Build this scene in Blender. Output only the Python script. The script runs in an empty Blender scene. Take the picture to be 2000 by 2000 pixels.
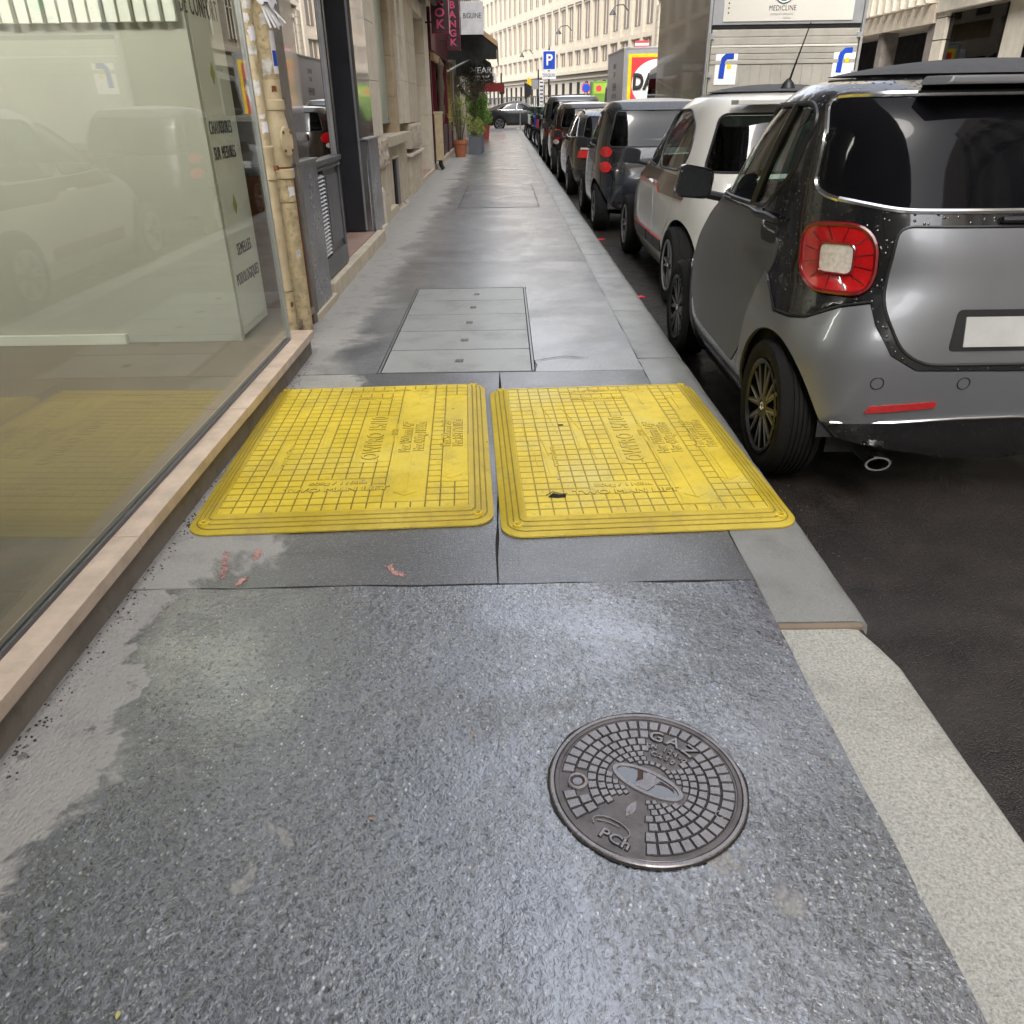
import bpy, bmesh, math, random
import numpy as np
from mathutils import Vector, Matrix, noise as mnoise
from mathutils.geometry import delaunay_2d_cdt, tessellate_polygon
random.seed(7)
S = bpy.context.scene
COL = S.collection
R = math.radians
# ------------------------------------------------------------------ camera
cam = bpy.data.objects.new('camera', bpy.data.cameras.new('camera'))
COL.objects.link(cam)
cam.data.lens = 27.0; cam.data.sensor_width = 36.0
cam.data.clip_start = 0.05; cam.data.clip_end = 1500
m = Matrix(((0.99986131, 0.01651598, -0.00214075, 0), (-0.00963574, 0.46885788, -0.88322106, 0),
            (-0.01358355, 0.8831192, 0.46895199, 1.40), (0, 0, 0, 1)))
cam.matrix_world = m
S.camera = cam
# ------------------------------------------------------------------ light
w = bpy.data.worlds.new('World'); S.world = w; w.use_nodes = True
wn = w.node_tree.nodes; wl = w.node_tree.links
bg = wn['Background']
sky = wn.new('ShaderNodeTexSky'); sky.sky_type = 'NISHITA'; sky.sun_disc = False
sky.sun_elevation = R(52); sky.sun_rotation = R(200); sky.air_density = 1.0; sky.dust_density = 4.0; sky.ozone_density = 1.0
hs = wn.new('ShaderNodeHueSaturation'); hs.inputs['Saturation'].default_value = 0.36
wl.new(sky.outputs[0], hs.inputs['Color']); wl.new(hs.outputs[0], bg.inputs['Color'])
bg.inputs['Strength'].default_value = 0.15
sun = bpy.data.objects.new('sun', bpy.data.lights.new('sun', 'SUN')); COL.objects.link(sun)
sun.data.energy = 0.7; sun.data.angle = R(25); sun.data.color = (1, 0.97, 0.93)
sun.rotation_euler = (R(38), 0, R(-20))
S.view_settings.view_transform = 'Standard'; S.view_settings.look = 'None'
S.view_settings.exposure = 2.1; S.view_settings.gamma = 1.0
try: S.view_settings.use_curve_mapping = False
except Exception: pass
S.cycles.max_bounces = 8; S.cycles.transparent_max_bounces = 16
# ------------------------------------------------------------------ nodes
class N:
    def __init__(s, name):
        s.m = bpy.data.materials.new(name); s.m.use_nodes = True
        s.t = s.m.node_tree; s.bs = s.t.nodes['Principled BSDF']
    def __call__(s, typ, ins=None, **pr):
        n = s.t.nodes.new('ShaderNode' + typ)
        for k, v in pr.items(): setattr(n, k, v)
        for k, v in (ins or {}).items(): s.put(n.inputs[k], v)
        return n
    def put(s, sock, v):
        if isinstance(v, bpy.types.NodeSocket): s.t.links.new(v, sock)
        else:
            if isinstance(v, tuple) and len(v) == 3 and sock.type == 'RGBA': v = v + (1,)
            sock.default_value = v
    def set(s, **k):
        for a, v in k.items(): s.put(s.bs.inputs[a.replace('_', ' ')], v)
    def pos(s): return s('NewGeometry').outputs['Position']
    def noise(s, sc, det=3, rough=.55, vec=None, dist=0.0):
        return s('TexNoise', {'Vector': vec or s.pos(), 'Scale': sc, 'Detail': float(det), 'Roughness': rough, 'Distortion': dist}).outputs['Fac']
    def ramp(s, v, lo, hi, a=0.0, b=1.0):
        return s('MapRange', {0: v, 1: lo, 2: hi, 3: a, 4: b}, clamp=True).outputs[0]
    def mix(s, f, a, b):
        n = s('Mix', data_type='RGBA'); s.put(n.inputs[0], f); s.put(n.inputs[6], a); s.put(n.inputs[7], b); return n.outputs[2]
    def mul(s, a, b, op='MULTIPLY'):
        n = s('Math', operation=op); s.put(n.inputs[0], a); s.put(n.inputs[1], b); return n.outputs[0]
    def bump(s, h, d=.002, st=1.0, normal=None):
        i = {'Height': h, 'Distance': d, 'Strength': st}
        if normal: i['Normal'] = normal
        return s('Bump', i).outputs[0]
def c3(*a): return tuple(a) if len(a) == 3 else (a[0],) * 3
def plain(name, col, rough=.5, metal=0., var=.12, nsc=6., bump=0., bsc=200., spec=.5, coat=0., dirt=0., dirtcol=(.05, .04, .03)):
    n = N(name)
    f = n.noise(nsc, 5, .6)
    a = tuple(max(0, x * (1 - var)) for x in col); b = tuple(min(1, x * (1 + var)) for x in col)
    c = n.mix(n.ramp(f, .3, .7), a, b)
    if dirt:
        g = n.ramp(n.noise(nsc * 2.3, 6, .7), .52, .72, 0., dirt); c = n.mix(g, c, dirtcol)
    n.set(Base_Color=c, Metallic=metal, Roughness=n.ramp(f, .3, .7, max(.02, rough * .85), min(1, rough * 1.15)), Specular_IOR_Level=spec)
    if coat: n.set(Coat_Weight=coat, Coat_Roughness=.04)
    if bump: n.set(Normal=n.bump(n.noise(bsc, 4), bump))
    return n.m
def emit(name, col, st):
    n = N(name); n.set(Base_Color=col, Emission_Color=col, Emission_Strength=st); return n.m
def glass(name, tint, refl=1.0, base=.04, rough=0.0):
    n = N(name); out = n.t.nodes['Material Output']
    bf = n('NewGeometry').outputs['Backfacing']
    fr = n('Fresnel', {'IOR': n.ramp(bf, 0., 1., 1.5, 1 / 1.5)}).outputs[0]
    f = n.mul(n.mul(fr, refl), base, 'ADD')
    t = n('BsdfTransparent', {'Color': tint}).outputs[0]
    g = n('BsdfGlossy', {'Color': (1., 1., 1.), 'Roughness': rough}).outputs[0]
    mx = n('MixShader', {0: f, 1: t, 2: g}).outputs[0]
    n.t.links.new(mx, out.inputs[0]); return n.m
# ------------------------------------------------------------------ meshes
class MB:
    def __init__(s): s.v = []; s.f = []; s.mi = []; s.cur = 0
    def add(s, vs, fs):
        o = len(s.v); s.v += [tuple(map(float, q)) for q in vs]
        for f in fs: s.f.append([o + i for i in f]); s.mi.append(s.cur)
    def box(s, x0, x1, y0, y1, z0, z1, rz=0., c=None):
        vs = [(x, y, z) for z in (z0, z1) for x, y in ((x0, y0), (x1, y0), (x1, y1), (x0, y1))]
        if rz:
            cx, cy = c or ((x0 + x1) / 2, (y0 + y1) / 2); ca, sa = math.cos(rz), math.sin(rz)
            vs = [(cx + (x - cx) * ca - (y - cy) * sa, cy + (x - cx) * sa + (y - cy) * ca, z) for x, y, z in vs]
        s.add(vs, [(3, 2, 1, 0), (4, 5, 6, 7), (0, 1, 5, 4), (1, 2, 6, 5), (2, 3, 7, 6), (3, 0, 4, 7)]); return s
    def prism(s, pts, lo, hi, axis='z', taper=1.0):
        n = len(pts); cx = sum(p[0] for p in pts) / n; cy = sum(p[1] for p in pts) / n
        def mk(a, b, h):
            return {'z': (a, b, h), 'y': (a, h, b), 'x': (h, a, b)}[axis]
        vs = [mk(a, b, lo) for a, b in pts] + [mk(cx + (a - cx) * taper, cy + (b - cy) * taper, hi) for a, b in pts]
        fs = [(i, (i + 1) % n, n + (i + 1) % n, n + i) for i in range(n)]
        tr = tessellate_polygon([[Vector((a, b, 0)) for a, b in pts]])
        fs += [tuple(t) for t in tr] + [tuple(n + i for i in t[::-1]) for t in tr]
        s.add(vs, fs); return s
    def tube(s, path, r, n=10, cap=True):
        path = [Vector(p) for p in path]; k = len(path); rs = r if isinstance(r, (list, tuple)) else [r] * k
        vs = []; up = None
        for i, p in enumerate(path):
            d = (path[min(i + 1, k - 1)] - path[max(i - 1, 0)]).normalized()
            if up is None: up = Vector((0, 0, 1)) if abs(d.z) < .9 else Vector((1, 0, 0))
            a = d.cross(up).normalized(); b = a.cross(d).normalized(); up = b
            for j in range(n):
                t = 2 * math.pi * j / n; vs.append(p + (a * math.cos(t) + b * math.sin(t)) * rs[i])
        fs = [(i * n + j, i * n + (j + 1) % n, (i + 1) * n + (j + 1) % n, (i + 1) * n + j) for i in range(k - 1) for j in range(n)]
        if cap: fs += [tuple(range(n))[::-1], tuple((k - 1) * n + j for j in range(n))]
        s.add(vs, fs); return s
    def lathe(s, prof, n=32, axis='z', c=(0, 0, 0), a0=0., a1=2 * math.pi):
        full = abs(a1 - a0 - 2 * math.pi) < 1e-6; m_ = n if full else n + 1; vs = []
        for r, h in prof:
            for j in range(m_):
                t = a0 + (a1 - a0) * j / n; x, y = r * math.cos(t), r * math.sin(t)
                q = {'z': (x, y, h), 'x': (h, x, y), 'y': (x, h, y)}[axis]
                vs.append((q[0] + c[0], q[1] + c[1], q[2] + c[2]))
        fs = [(i * m_ + j, i * m_ + (j + 1) % m_, (i + 1) * m_ + (j + 1) % m_, (i + 1) * m_ + j)
              for i in range(len(prof) - 1) for j in range(n)]
        s.add(vs, fs); return s
    def build(s, name, mat, parent=None, smooth=False, bevel=0., loc=None, bseg=2):
        me = bpy.data.meshes.new(name); me.from_pydata(s.v, [], s.f)
        mats = mat if isinstance(mat, list) else [mat]
        for q in mats: me.materials.append(q)
        if len(mats) > 1: me.polygons.foreach_set('material_index', s.mi)
        bm = bmesh.new(); bm.from_mesh(me)
        bmesh.ops.remove_doubles(bm, verts=bm.verts, dist=1e-5)
        bmesh.ops.recalc_face_normals(bm, faces=bm.faces)
        if bevel:
            es = [e for e in bm.edges if len(e.link_faces) == 2 and e.calc_face_angle(0) > .5]
            bmesh.ops.bevel(bm, geom=es, offset=bevel, segments=bseg, affect='EDGES', profile=.7, clamp_overlap=True)
        bm.to_mesh(me); bm.free()
        if smooth:
            me.polygons.foreach_set('use_smooth', [True] * len(me.polygons))
            try: me.set_sharp_from_angle(angle=R(38))
            except Exception: pass
        return link(name, me, parent, loc)
def link(name, me, parent=None, loc=None):
    o = bpy.data.objects.new(name, me); COL.objects.link(o)
    if loc: o.location = loc
    if parent: o.parent = parent
    return o
def tag(o, label=None, cat=None, group=None, kind=None):
    if label: o['label'] = label
    if cat: o['category'] = cat
    if group: o['group'] = group
    if kind: o['kind'] = kind
    return o
def thing(name, label=None, cat=None, loc=(0, 0, 0), rz=0., group=None, kind=None):
    o = bpy.data.objects.new(name, None); COL.objects.link(o); o.location = loc; o.rotation_euler = (0, 0, rz)
    return tag(o, label, cat, group, kind)
def B(name, mat, parent, x0, x1, y0, y1, z0, z1, bevel=0., rz=0.):
    return MB().box(x0, x1, y0, y1, z0, z1, rz).build(name, mat, parent, bevel=bevel)
def text(name, body, mat, parent, loc, size, face='-y', ext=.002, sx=1.0, rot=None, align='CENTER', bevel=0., spacing=1.0, sy=1.0):
    cu = bpy.data.curves.new(name, 'FONT'); cu.body = body; cu.size = size; cu.extrude = ext; cu.align_x = align; cu.align_y = 'CENTER'
    cu.space_character = spacing; cu.resolution_u = 3; cu.bevel_depth = bevel; cu.offset = 0
    tmp = bpy.data.objects.new('t', cu); COL.objects.link(tmp)
    bpy.context.view_layer.update()
    me = bpy.data.meshes.new_from_object(tmp.evaluated_get(bpy.context.evaluated_depsgraph_get()))
    bpy.data.objects.remove(tmp); bpy.data.curves.remove(cu)
    me.materials.clear(); me.materials.append(mat); me.name = name
    o = link(name, me, parent)
    rm = {'-y': Matrix.Rotation(R(90), 4, 'X'), '+x': Matrix.Rotation(R(90), 4, 'Z') @ Matrix.Rotation(R(90), 4, 'X'),
          'z': Matrix.Identity(4)}[face]
    if rot is not None: rm = rm @ Matrix.Rotation(rot, 4, 'Z')
    o.matrix_basis = Matrix.Translation(loc) @ rm @ Matrix.Diagonal((sx, sy, 1, 1))
    return o
def copytree(o, parent=None, loc=None, rz=None):
    c = o.copy(); COL.objects.link(c)
    if parent: c.parent = parent
    if loc is not None: c.location = loc
    if rz is not None: c.rotation_euler = (0, 0, rz)
    for ch in list(o.children): copytree(ch, c)
    return c
def rnd2(pts, r, n=4):
    out = []; k = len(pts)
    for i in range(k):
        p0, p, p1 = Vector(pts[i - 1]), Vector(pts[i]), Vector(pts[(i + 1) % k])
        a, b = (p0 - p), (p1 - p); q = min(r, a.length * .45, b.length * .45)
        A, Bq = p + a.normalized() * q, p + b.normalized() * q
        for j in range(n + 1):
            t = j / n; v = A * (1 - t) ** 2 + p * 2 * t * (1 - t) + Bq * t * t; out.append((v.x, v.y))
    return out
# ------------------------------------------------------------------ materials
def asphalt(name, kind='mid', dry_x=-.8, soft=.04, base=((.05, .05, .052), (.085, .085, .085)), dryb=((.25, .24, .22), (.38, .365, .335))):
    near, road = kind == 'near', kind == 'road'
    n = N(name); P = n.pos(); sep = n('SeparateXYZ', {0: P})
    big = n.noise(1.3, 5, .6); mid = n.noise(7., 5, .65); fine = n.noise(60., 4, .7)
    vo = n('TexVoronoi', {'Vector': n('Mapping', {'Vector': P, 'Scale': (1., .72, 1.), 'Rotation': (0., 0., .5)}).outputs[0] if near else P, 'Scale': 115. if near else 190.}, feature='F1')
    vd = vo.outputs['Distance']; rc = n('SeparateColor', {0: vo.outputs['Color']}).outputs[0]
    agg = n.mul(n.ramp(rc, .74 if near else .6, 1.0), n.ramp(vd, .18, .50, 1., 0.))
    agg = n.mul(agg, n.ramp(n.noise(4.5, 3, .6), .35, .62, .25 if near else .7, 1.))
    wet = n.mix(n.ramp(mid, .3, .7), base[0], base[1])
    wet = n.mix(n.mul(agg, 1. if near else .8 if road else .6), wet, (.56, .56, .54) if not road else (.10, .085, .07))
    if kind in ('mid', 'far'): wet = n.mix(n.mul(n.ramp(fine, .52, .64), .55), wet, tuple(x * .35 for x in base[0]))
    pits = n.ramp(n.noise(95., 4, .65, dist=1.2), .54, .61)
    if near:
        st = n.mul(n.ramp(n.noise(5.5, 3, .5, dist=.7), .64, .69), .55); wet = n.mix(st, wet, (.15, .15, .145))
        rd = n.mul(n.ramp(n.noise(2.3, 4, .7), .60, .70), .35); wet = n.mix(rd, wet, (.05, .028, .022))
        wet = n.mix(n.mul(pits, .7), wet, (.010, .010, .010))
    if kind == 'far':
        wet = n.mix(n.ramp(n.noise(.8, 5, .65, dist=.6), .50, .62, 0., .55), wet, (.03, .03, .031))
    dryc = n.mix(fine, dryb[0], dryb[1])
    dryc = n.mix(n.ramp(mid, .52, .72, 0., .4), dryc, (.12, .115, .105))
    if near: dryc = n.mix(n.ramp(n.noise(16., 4, .7), .60, .66, 0., .6), dryc, (.05, .05, .05))
    dry = None
    if not road:
        e = n.mul(n.mul(n.noise(1.7, 6, .62, dist=.5), .5, 'SUBTRACT'), 1.0)
        e = n.mul(e, n.mul(n.mul(n.noise(9., 4, .6, dist=.5), .5, 'SUBTRACT'), .22), 'ADD')
        dry = n.ramp(n.mul(sep.outputs[0], e, 'ADD'), dry_x - soft, dry_x + soft, 1., 0.)
        if near: dry = n.mul(dry, n.ramp(n.noise(3.1, 5, .6, dist=.4), .63, .66, 0., .7), 'MAXIMUM')
    n.set(Base_Color=wet if dry is None else n.mix(dry, wet, dryc))
    rw = n.ramp(mid, .35, .7, .3, .5)
    n.put(n.bs.inputs['Roughness'], rw if dry is None else n.mix(dry, rw, (.9, .9, .9)))
    pud = n.ramp(n.noise(1.5 if not road else 3.5, 5, .6, dist=.3), .36, .60)
    if road: cw = n.mul(pud, .55)
    else:
        cw = n.ramp(pud, 0., 1., .72 if near else .5, 1.)
        if near: cw = n.mul(cw, n.mul(1.0, n.mul(pits, .5), 'SUBTRACT'))
        cw = n.mul(cw, n.mul(1.0, dry, 'SUBTRACT'))
    n.put(n.bs.inputs['Coat Weight'], cw)
    n.set(Coat_Roughness={'near': .10, 'mid': .22, 'far': .20, 'road': .15}[kind], Coat_IOR={'near': 4.0, 'mid': 2.1, 'far': 3.0, 'road': 1.6}[kind])
    h = n.mul(n.mul(vd, -1.0), n.mul(n.noise(38., 5, .7), 1.1), 'ADD')
    if near:
        b1 = n.bump(h, .0045)
        hh = n.mul(n.noise(58., 4, .66, dist=1.3), n.mul(n.noise(19., 4, .6, dist=.6), 1.3), 'ADD')
        b2 = n('Bump', {'Height': hh, 'Distance': .0042, 'Strength': n.ramp(pud, 0., 1., .9, .32)}).outputs[0]
    else:
        b1 = n.bump(h, .0015 if not road else .0035); b2 = n.bump(n.mul(n.mul(n.noise(26., 3, .6), .35), n.noise(120., 3, .6), 'ADD'), .0012)
    n.put(n.bs.inputs['Normal'], b1); n.put(n.bs.inputs['Coat Normal'], b2)
    return n.m
def granite(name, a, b, rough=.6, scale=220., wet=0., dark=(.06, .06, .06), bump=.0012):
    n = N(name); P = n.pos()
    f = n.noise(scale, 4, .75); g = n.noise(3., 5, .65)
    c = n.mix(n.ramp(f, .36, .64), a, b)
    c = n.mix(n.ramp(n('ObjectInfo').outputs['Random'], 0., 1., 0., .4), c, tuple(x * .62 for x in b))
    c = n.mix(n.mul(n.ramp(n.noise(scale * .6, 3, .8), .60, .7), .6), c, dark)
    c = n.mix(n.ramp(g, .52, .78, 0., .5), c, tuple(x * .45 for x in a))
    n.set(Base_Color=c, Coat_Weight=wet, Coat_Roughness=.25, Coat_IOR=1.35)
    n.put(n.bs.inputs['Roughness'], n.ramp(g, .3, .7, rough * .7, rough * 1.2))
    bb = n.bump(n.mul(f, n.mul(n.noise(40., 4), .7), 'ADD'), bump)
    n.put(n.bs.inputs['Normal'], bb); n.put(n.bs.inputs['Coat Normal'], n.bump(n.noise(30., 3), .0012)); return n.m
def limestone(name, col, var=.15, streak=.35):
    n = N(name); P = n.pos()
    sc = n('Mapping', {'Vector': P, 'Scale': (2.5, 2.5, .25)}).outputs[0]
    st = n.noise(2.2, 6, .65, vec=sc); f = n.noise(5., 6, .6); g = n.noise(70., 3, .6)
    a = tuple(x * (1 - var) for x in col); b = tuple(min(1, x * (1 + var)) for x in col)
    c = n.mix(n.ramp(f, .3, .7), a, b)
    c = n.mix(n.ramp(st, .5, .78, 0., streak), c, tuple(x * .45 for x in col))
    n.set(Base_Color=c, Roughness=.85, Normal=n.bump(n.mul(g, f, 'ADD'), .0015)); return n.m
M = {}
M['near'] = asphalt('wet_coarse_asphalt', 'near', -1.03, .02, ((.011, .0115, .0125), (.024, .025, .027)))
M['mid'] = asphalt('fine_asphalt', 'mid', -.93, .03, ((.055, .055, .055), (.095, .094, .092)))
M['far'] = asphalt('damp_asphalt', 'far', -1.0, .12, ((.115, .115, .115), (.18, .178, .172)))
M['road'] = asphalt('wet_road_asphalt', 'road', 0, .1, ((.009, .0075, .007), (.026, .020, .017)))
M['joint'] = plain('joint_dirt', (.02, .017, .014), .9)
M['kerb'] = granite('grey_granite', (.155, .155, .145), (.30, .30, .28), .5, 260., .3)
M['kerbpale'] = granite('pale_granite', (.24, .235, .205), (.56, .55, .49), .7, 130., .1, bump=.003)
M['mortar'] = plain('mortar', (.22, .17, .12), .9, bump=.002, bsc=150)
M['iron'] = plain('cast_iron', (.24, .22, .215), .28, .6, .2, 18., .0006, 300., dirt=.3, dirtcol=(.13, .08, .06), coat=.6)
M['ironbase'] = plain('cast_iron_ground', (.135, .120, .116), .36, .5, .3, 18., .0006, 300., dirt=.5, dirtcol=(.05, .03, .02))
M['ironrust'] = plain('rusty_iron', (.07, .035, .025), .6, .3, .3, 30., .001, 200.)
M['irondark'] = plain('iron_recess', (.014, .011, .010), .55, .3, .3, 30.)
M['puddle'] = plain('water_in_recess', (.10, .11, .12), .04, 0., .1, 9., spec=1.0, coat=1.)
M['steel'] = plain('steel_edge', (.34, .34, .33), .4, .8, .2, 20.)
M['hatch'] = granite('hatch_concrete', (.22, .225, .215), (.35, .355, .34), .55, 300., .4)
def yellow(name, worn, k=1.):
    n = N(name); f = n.noise(3.2, 6, .65); g = n.noise(26., 5, .7)
    c = n.mix(n.ramp(f, .35, .65), (.57 * k, .415 * k, .018), (.74 * k, .56 * k, .050))
    c = n.mix(n.ramp(n.noise(2.0, 4, .6, dist=.6), .50, .66, 0., worn), c, (.60, .51, .14))
    c = n.mix(n.ramp(g, .55, .78, 0., .45), c, (.20, .145, .03))
    c = n.mix(n.ramp(n.noise(7., 6, .75), .52, .74, 0., .55), c, (.27, .215, .07))
    c = n.mix(n.ramp(n.noise(90., 4, .7), .60, .78, 0., .5), c, (.13, .10, .03))
    if worn > .5:
        c = n.mix(n.mul(n.ramp(n.noise(2.7, 3, .5, dist=.8), .60, .68), .35), c, (.46, .32, .01))
    r = n.ramp(f, .3, .7, .34, .6)
    n.set(Base_Color=c, Specular_IOR_Level=.45); n.put(n.bs.inputs['Roughness'], r)
    n.put(n.bs.inputs['Normal'], n.bump(g, .0008)); return n.m
M['yel'] = yellow('yellow_composite', .35); M['yelramp'] = yellow('grimy_yellow_ramp', .05, .74)
M['yelworn'] = yellow('worn_yellow_composite', .85)
M['yelgroove'] = plain('grimy_yellow_groove', (.21, .15, .018), .6, var=.3, nsc=30., dirt=.6, dirtcol=(.05, .04, .02))
M['yelgroove2'] = plain('worn_yellow_groove', (.30, .22, .03), .6, var=.3, nsc=30., dirt=.5, dirtcol=(.12, .09, .04))
M['black'] = plain('black_plastic', (.012, .012, .013), .45)
M['rubber'] = plain('tyre_rubber', (.008, .008, .008), .85, bump=.001, bsc=90., dirt=.25, dirtcol=(.025, .02, .015), spec=.2)
M['chrome'] = plain('bright_trim', (.75, .75, .76), .16, 1., .05)
M['alloy'] = plain('alloy', (.20, .205, .22), .45, .1, .1)
M['alloyblack'] = plain('black_alloy', (.012, .012, .013), .35, .0)
M['red'] = plain('red_lens', (.42, .008, .010), .07, 0., .12, 40., spec=.8, coat=1.)
M['reddark'] = plain('dark_red_lens', (.16, .004, .006), .1, 0., .1, 40., coat=1.)
M['clear'] = plain('clear_lens', (.82, .74, .68), .10, .3, .22, 60., .0008, 160., coat=1.)
M['glass'] = glass('car_glass', (.60, .70, .65), 1.0, .04)
M['glassdark'] = glass('dark_car_glass', (.06, .065, .065), .45, .01)
M['shopglass'] = glass('shop_glass', (.92, .94, .90), .75, .015)
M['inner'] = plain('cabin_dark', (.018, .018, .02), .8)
M['seat'] = plain('seat_fabric', (.05, .045, .042), .85, bump=.001)
M['fabric'] = plain('roof_fabric', (.045, .045, .05), .8, bump=.0008, bsc=600.)
def paint(name, col, metal=.0, rough=.35, coat=1., drops=False):
    n = N(name); f = n.noise(2.2, 4, .6)
    n.set(Base_Color=n.mix(n.ramp(n.noise(14., 5, .7), .55, .8, 0., .25), col, tuple(x * .6 + .015 for x in col)), Metallic=metal, Roughness=rough, Coat_Weight=coat, Coat_Roughness=.03)
    if drops:
        v = n('TexVoronoi', {'Vector': n('TexCoord').outputs['Object'], 'Scale': 62.}, feature='F1')
        rc = n('SeparateColor', {0: v.outputs['Color']}).outputs[0]
        h = n.mul(n.ramp(v.outputs['Distance'], .10, .34, 1., 0.), n.ramp(rc, .55, .6), 'MULTIPLY')
        b = n.bump(h, .0022); n.put(n.bs.inputs['Coat Normal'], b); n.put(n.bs.inputs['Normal'], b)
    return n.m
M['pgrey'] = paint('matt_grey_paint', (.125, .126, .130), .55, .42, .15)
M['pgreylight'] = paint('silver_grey_paint', (.185, .19, .20), .5, .34, .4)
M['pblack'] = paint('wet_gloss_black_paint', (.008, .008, .009), 0., .2, 1., True)
M['pwhite'] = paint('pearl_white_paint', (.50, .49, .46), 0., .3, 1.)
M['pbrown'] = paint('taupe_decal', (.10, .075, .065), .3, .3, .8)
M['pdark'] = paint('black_green_paint', (.016, .018, .018), .3, .25)
M['pblue'] = paint('dark_blue_grey_paint', (.03, .034, .045), .5, .25)
M['panth'] = paint('anthracite_paint', (.045, .048, .05), .6, .28)
M['pbronze'] = paint('dark_bronze_paint', (.035, .026, .020), .5, .25)
M['stone'] = limestone('limestone', (.54, .47, .36))
M['stonepale'] = limestone('pale_limestone', (.66, .60, .49), .1, .2)
M['stonedark'] = limestone('ochre_limestone', (.46, .36, .24), .15, .2)
M['stonefar'] = limestone('far_limestone', (.43, .375, .295), .08, .12)  # plain buff stone colour of the distant facades
M['dimstone'] = limestone('darkened_limestone', (.13, .12, .10))  # stone darkened so the unseen upper wall reflects dimmer in the walk
M['rough'] = plain('rock_faced_stone', (.50, .43, .34), .95, 0., .4, 18., .02, 28.)
M['concrete'] = plain('render_grey', (.21, .185, .16), .9, 0., .25, 4., .002, 90., dirt=.5)
M['marble'] = plain('pink_marble', (.56, .44, .34), .35, 0., .22, 7., .0004, 80., dirt=.25, dirtcol=(.2, .15, .1))
M['pinkstep'] = plain('pink_step_stone', (.36, .24, .19), .7, 0., .15, 5., .001)
M['cream'] = plain('cream_pipe_paint', (.50, .41, .26), .5, 0., .14, 6., .001, 60., dirt=.45, dirtcol=(.20, .11, .05))
M['creamold'] = plain('peeling_cream_paint', (.46, .37, .22), .8, 0., .25, 14., .003, 70., dirt=.9, dirtcol=(.16, .10, .05))
M['rust'] = plain('rust', (.16, .06, .02), .8, 0., .3, 30., .001)
M['paper'] = plain('paper', (.72, .71, .74), .8, 0., .08, 20.)
M['paperold'] = plain('torn_poster_paper', (.56, .54, .50), .9, 0., .25, 30., .002, 60., dirt=.5, dirtcol=(.2, .18, .16))
M['ink'] = plain('ink', (.02, .02, .02), .6)
M['greystone'] = granite('polished_grey_stone', (.10, .105, .115), (.19, .195, .21), .32, 40., .5, bump=.0004)
M['mirrorstone'] = plain('glossy_grey_panel', (.16, .15, .145), .12, .25, .2, 4., spec=.9, coat=.6)
M['wood'] = plain('dark_grey_joinery', (.085, .088, .095), .42, 0., .1, 4., coat=.15)
M['wooddoor'] = plain('charcoal_door_paint', (.028, .028, .034), .4, 0., .15, 4., coat=.15)
M['frost'] = plain('frosted_pane', (.38, .47, .40), .3, 0., .18, .8, coat=.3)
M['void'] = plain('dark_opening', (.004, .004, .004), .9)
M['beige'] = plain('beige_partition', (.45, .445, .38), .7, 0., .06, 1.)
M['palegreen'] = plain('pale_green_board', (.74, .75, .66), .6, 0., .04, 1.)
M['woodfloor'] = plain('shop_floor', (.23, .18, .13), .4, 0., .15, 5.)
M['lime'] = plain('lime_green', (.36, .38, .05), .5)
M['petal'] = plain('pale_petal', (.45, .40, .12), .7)
M['maroon'] = plain('maroon_sign', (.12, .008, .02), .35, coat=.5)
M['signblack'] = plain('dark_sign_face', (.040, .028, .034), .35, coat=.3)
M['pink'] = plain('magenta_letters', (.62, .07, .16), .5)
M['white'] = plain('white_paint', (.78, .78, .77), .5, var=.05)
M['signblue'] = plain('sign_blue', (.01, .06, .42), .35)
M['awning'] = plain('black_awning', (.012, .013, .012), .85)
M['tan'] = plain('tan_canvas', (.42, .28, .15), .8)
M['redcan'] = plain('dark_red_canvas', (.16, .012, .012), .85)
M['whitecan'] = plain('white_canvas', (.66, .66, .68), .85)
M['terra'] = plain('terracotta', (.36, .12, .055), .8, 0., .15, 8., .001)
M['plgrey'] = plain('grey_planter', (.10, .11, .125), .6)
M['bark'] = plain('bark', (.12, .09, .06), .95, 0., .3, 30., .004)
def leafm(name, a, b):
    n = N(name); c = n.mix(n('ObjectInfo').outputs['Random'], a, b)
    c = n.mix(n.ramp(n.noise(9., 3), .35, .65), a, b)
    n.set(Base_Color=c, Roughness=.55, Transmission_Weight=0.); return n.m
M['olive'] = leafm('olive_leaves', (.11, .11, .07), (.23, .22, .14))
M['leafy'] = leafm('green_leaves', (.08, .17, .025), (.20, .36, .05))
M['leafylt'] = leafm('yellow_green_leaves', (.20, .24, .05), (.36, .40, .11))
M['alum'] = plain('brushed_aluminium', (.42, .40, .35), .42, .35, .1, 3., dirt=.25, dirtcol=(.2, .18, .14))
M['truckside'] = plain('beige_box_panel', (.30, .275, .215), .22, .2, .12, 1., coat=.5)
M['truckpale'] = plain('pale_box_panel', (.58, .56, .50), .4, 0., .04, 1.)
M['yelsign'] = plain('yellow_print', (.80, .55, .01), .4)
M['redsign'] = plain('red_print', (.62, .04, .05), .4)
M['silver'] = plain('silver_frame', (.40, .41, .42), .35, .5, .08)
M['greensign'] = plain('green_print', (.10, .20, .02), .5)
M['teal'] = plain('teal_print', (.01, .28, .17), .4)
M['pinkmark'] = plain('faded_pink_spray', (.50, .27, .24), .8, 0., .3, 60.)
M['litter'] = plain('dry_leaf', (.40, .24, .09), .9, 0., .4, 60.)
M['dirt'] = plain('gutter_grit', (.055, .042, .032), .95, 0., .5, 60., .004, 120.)
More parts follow.
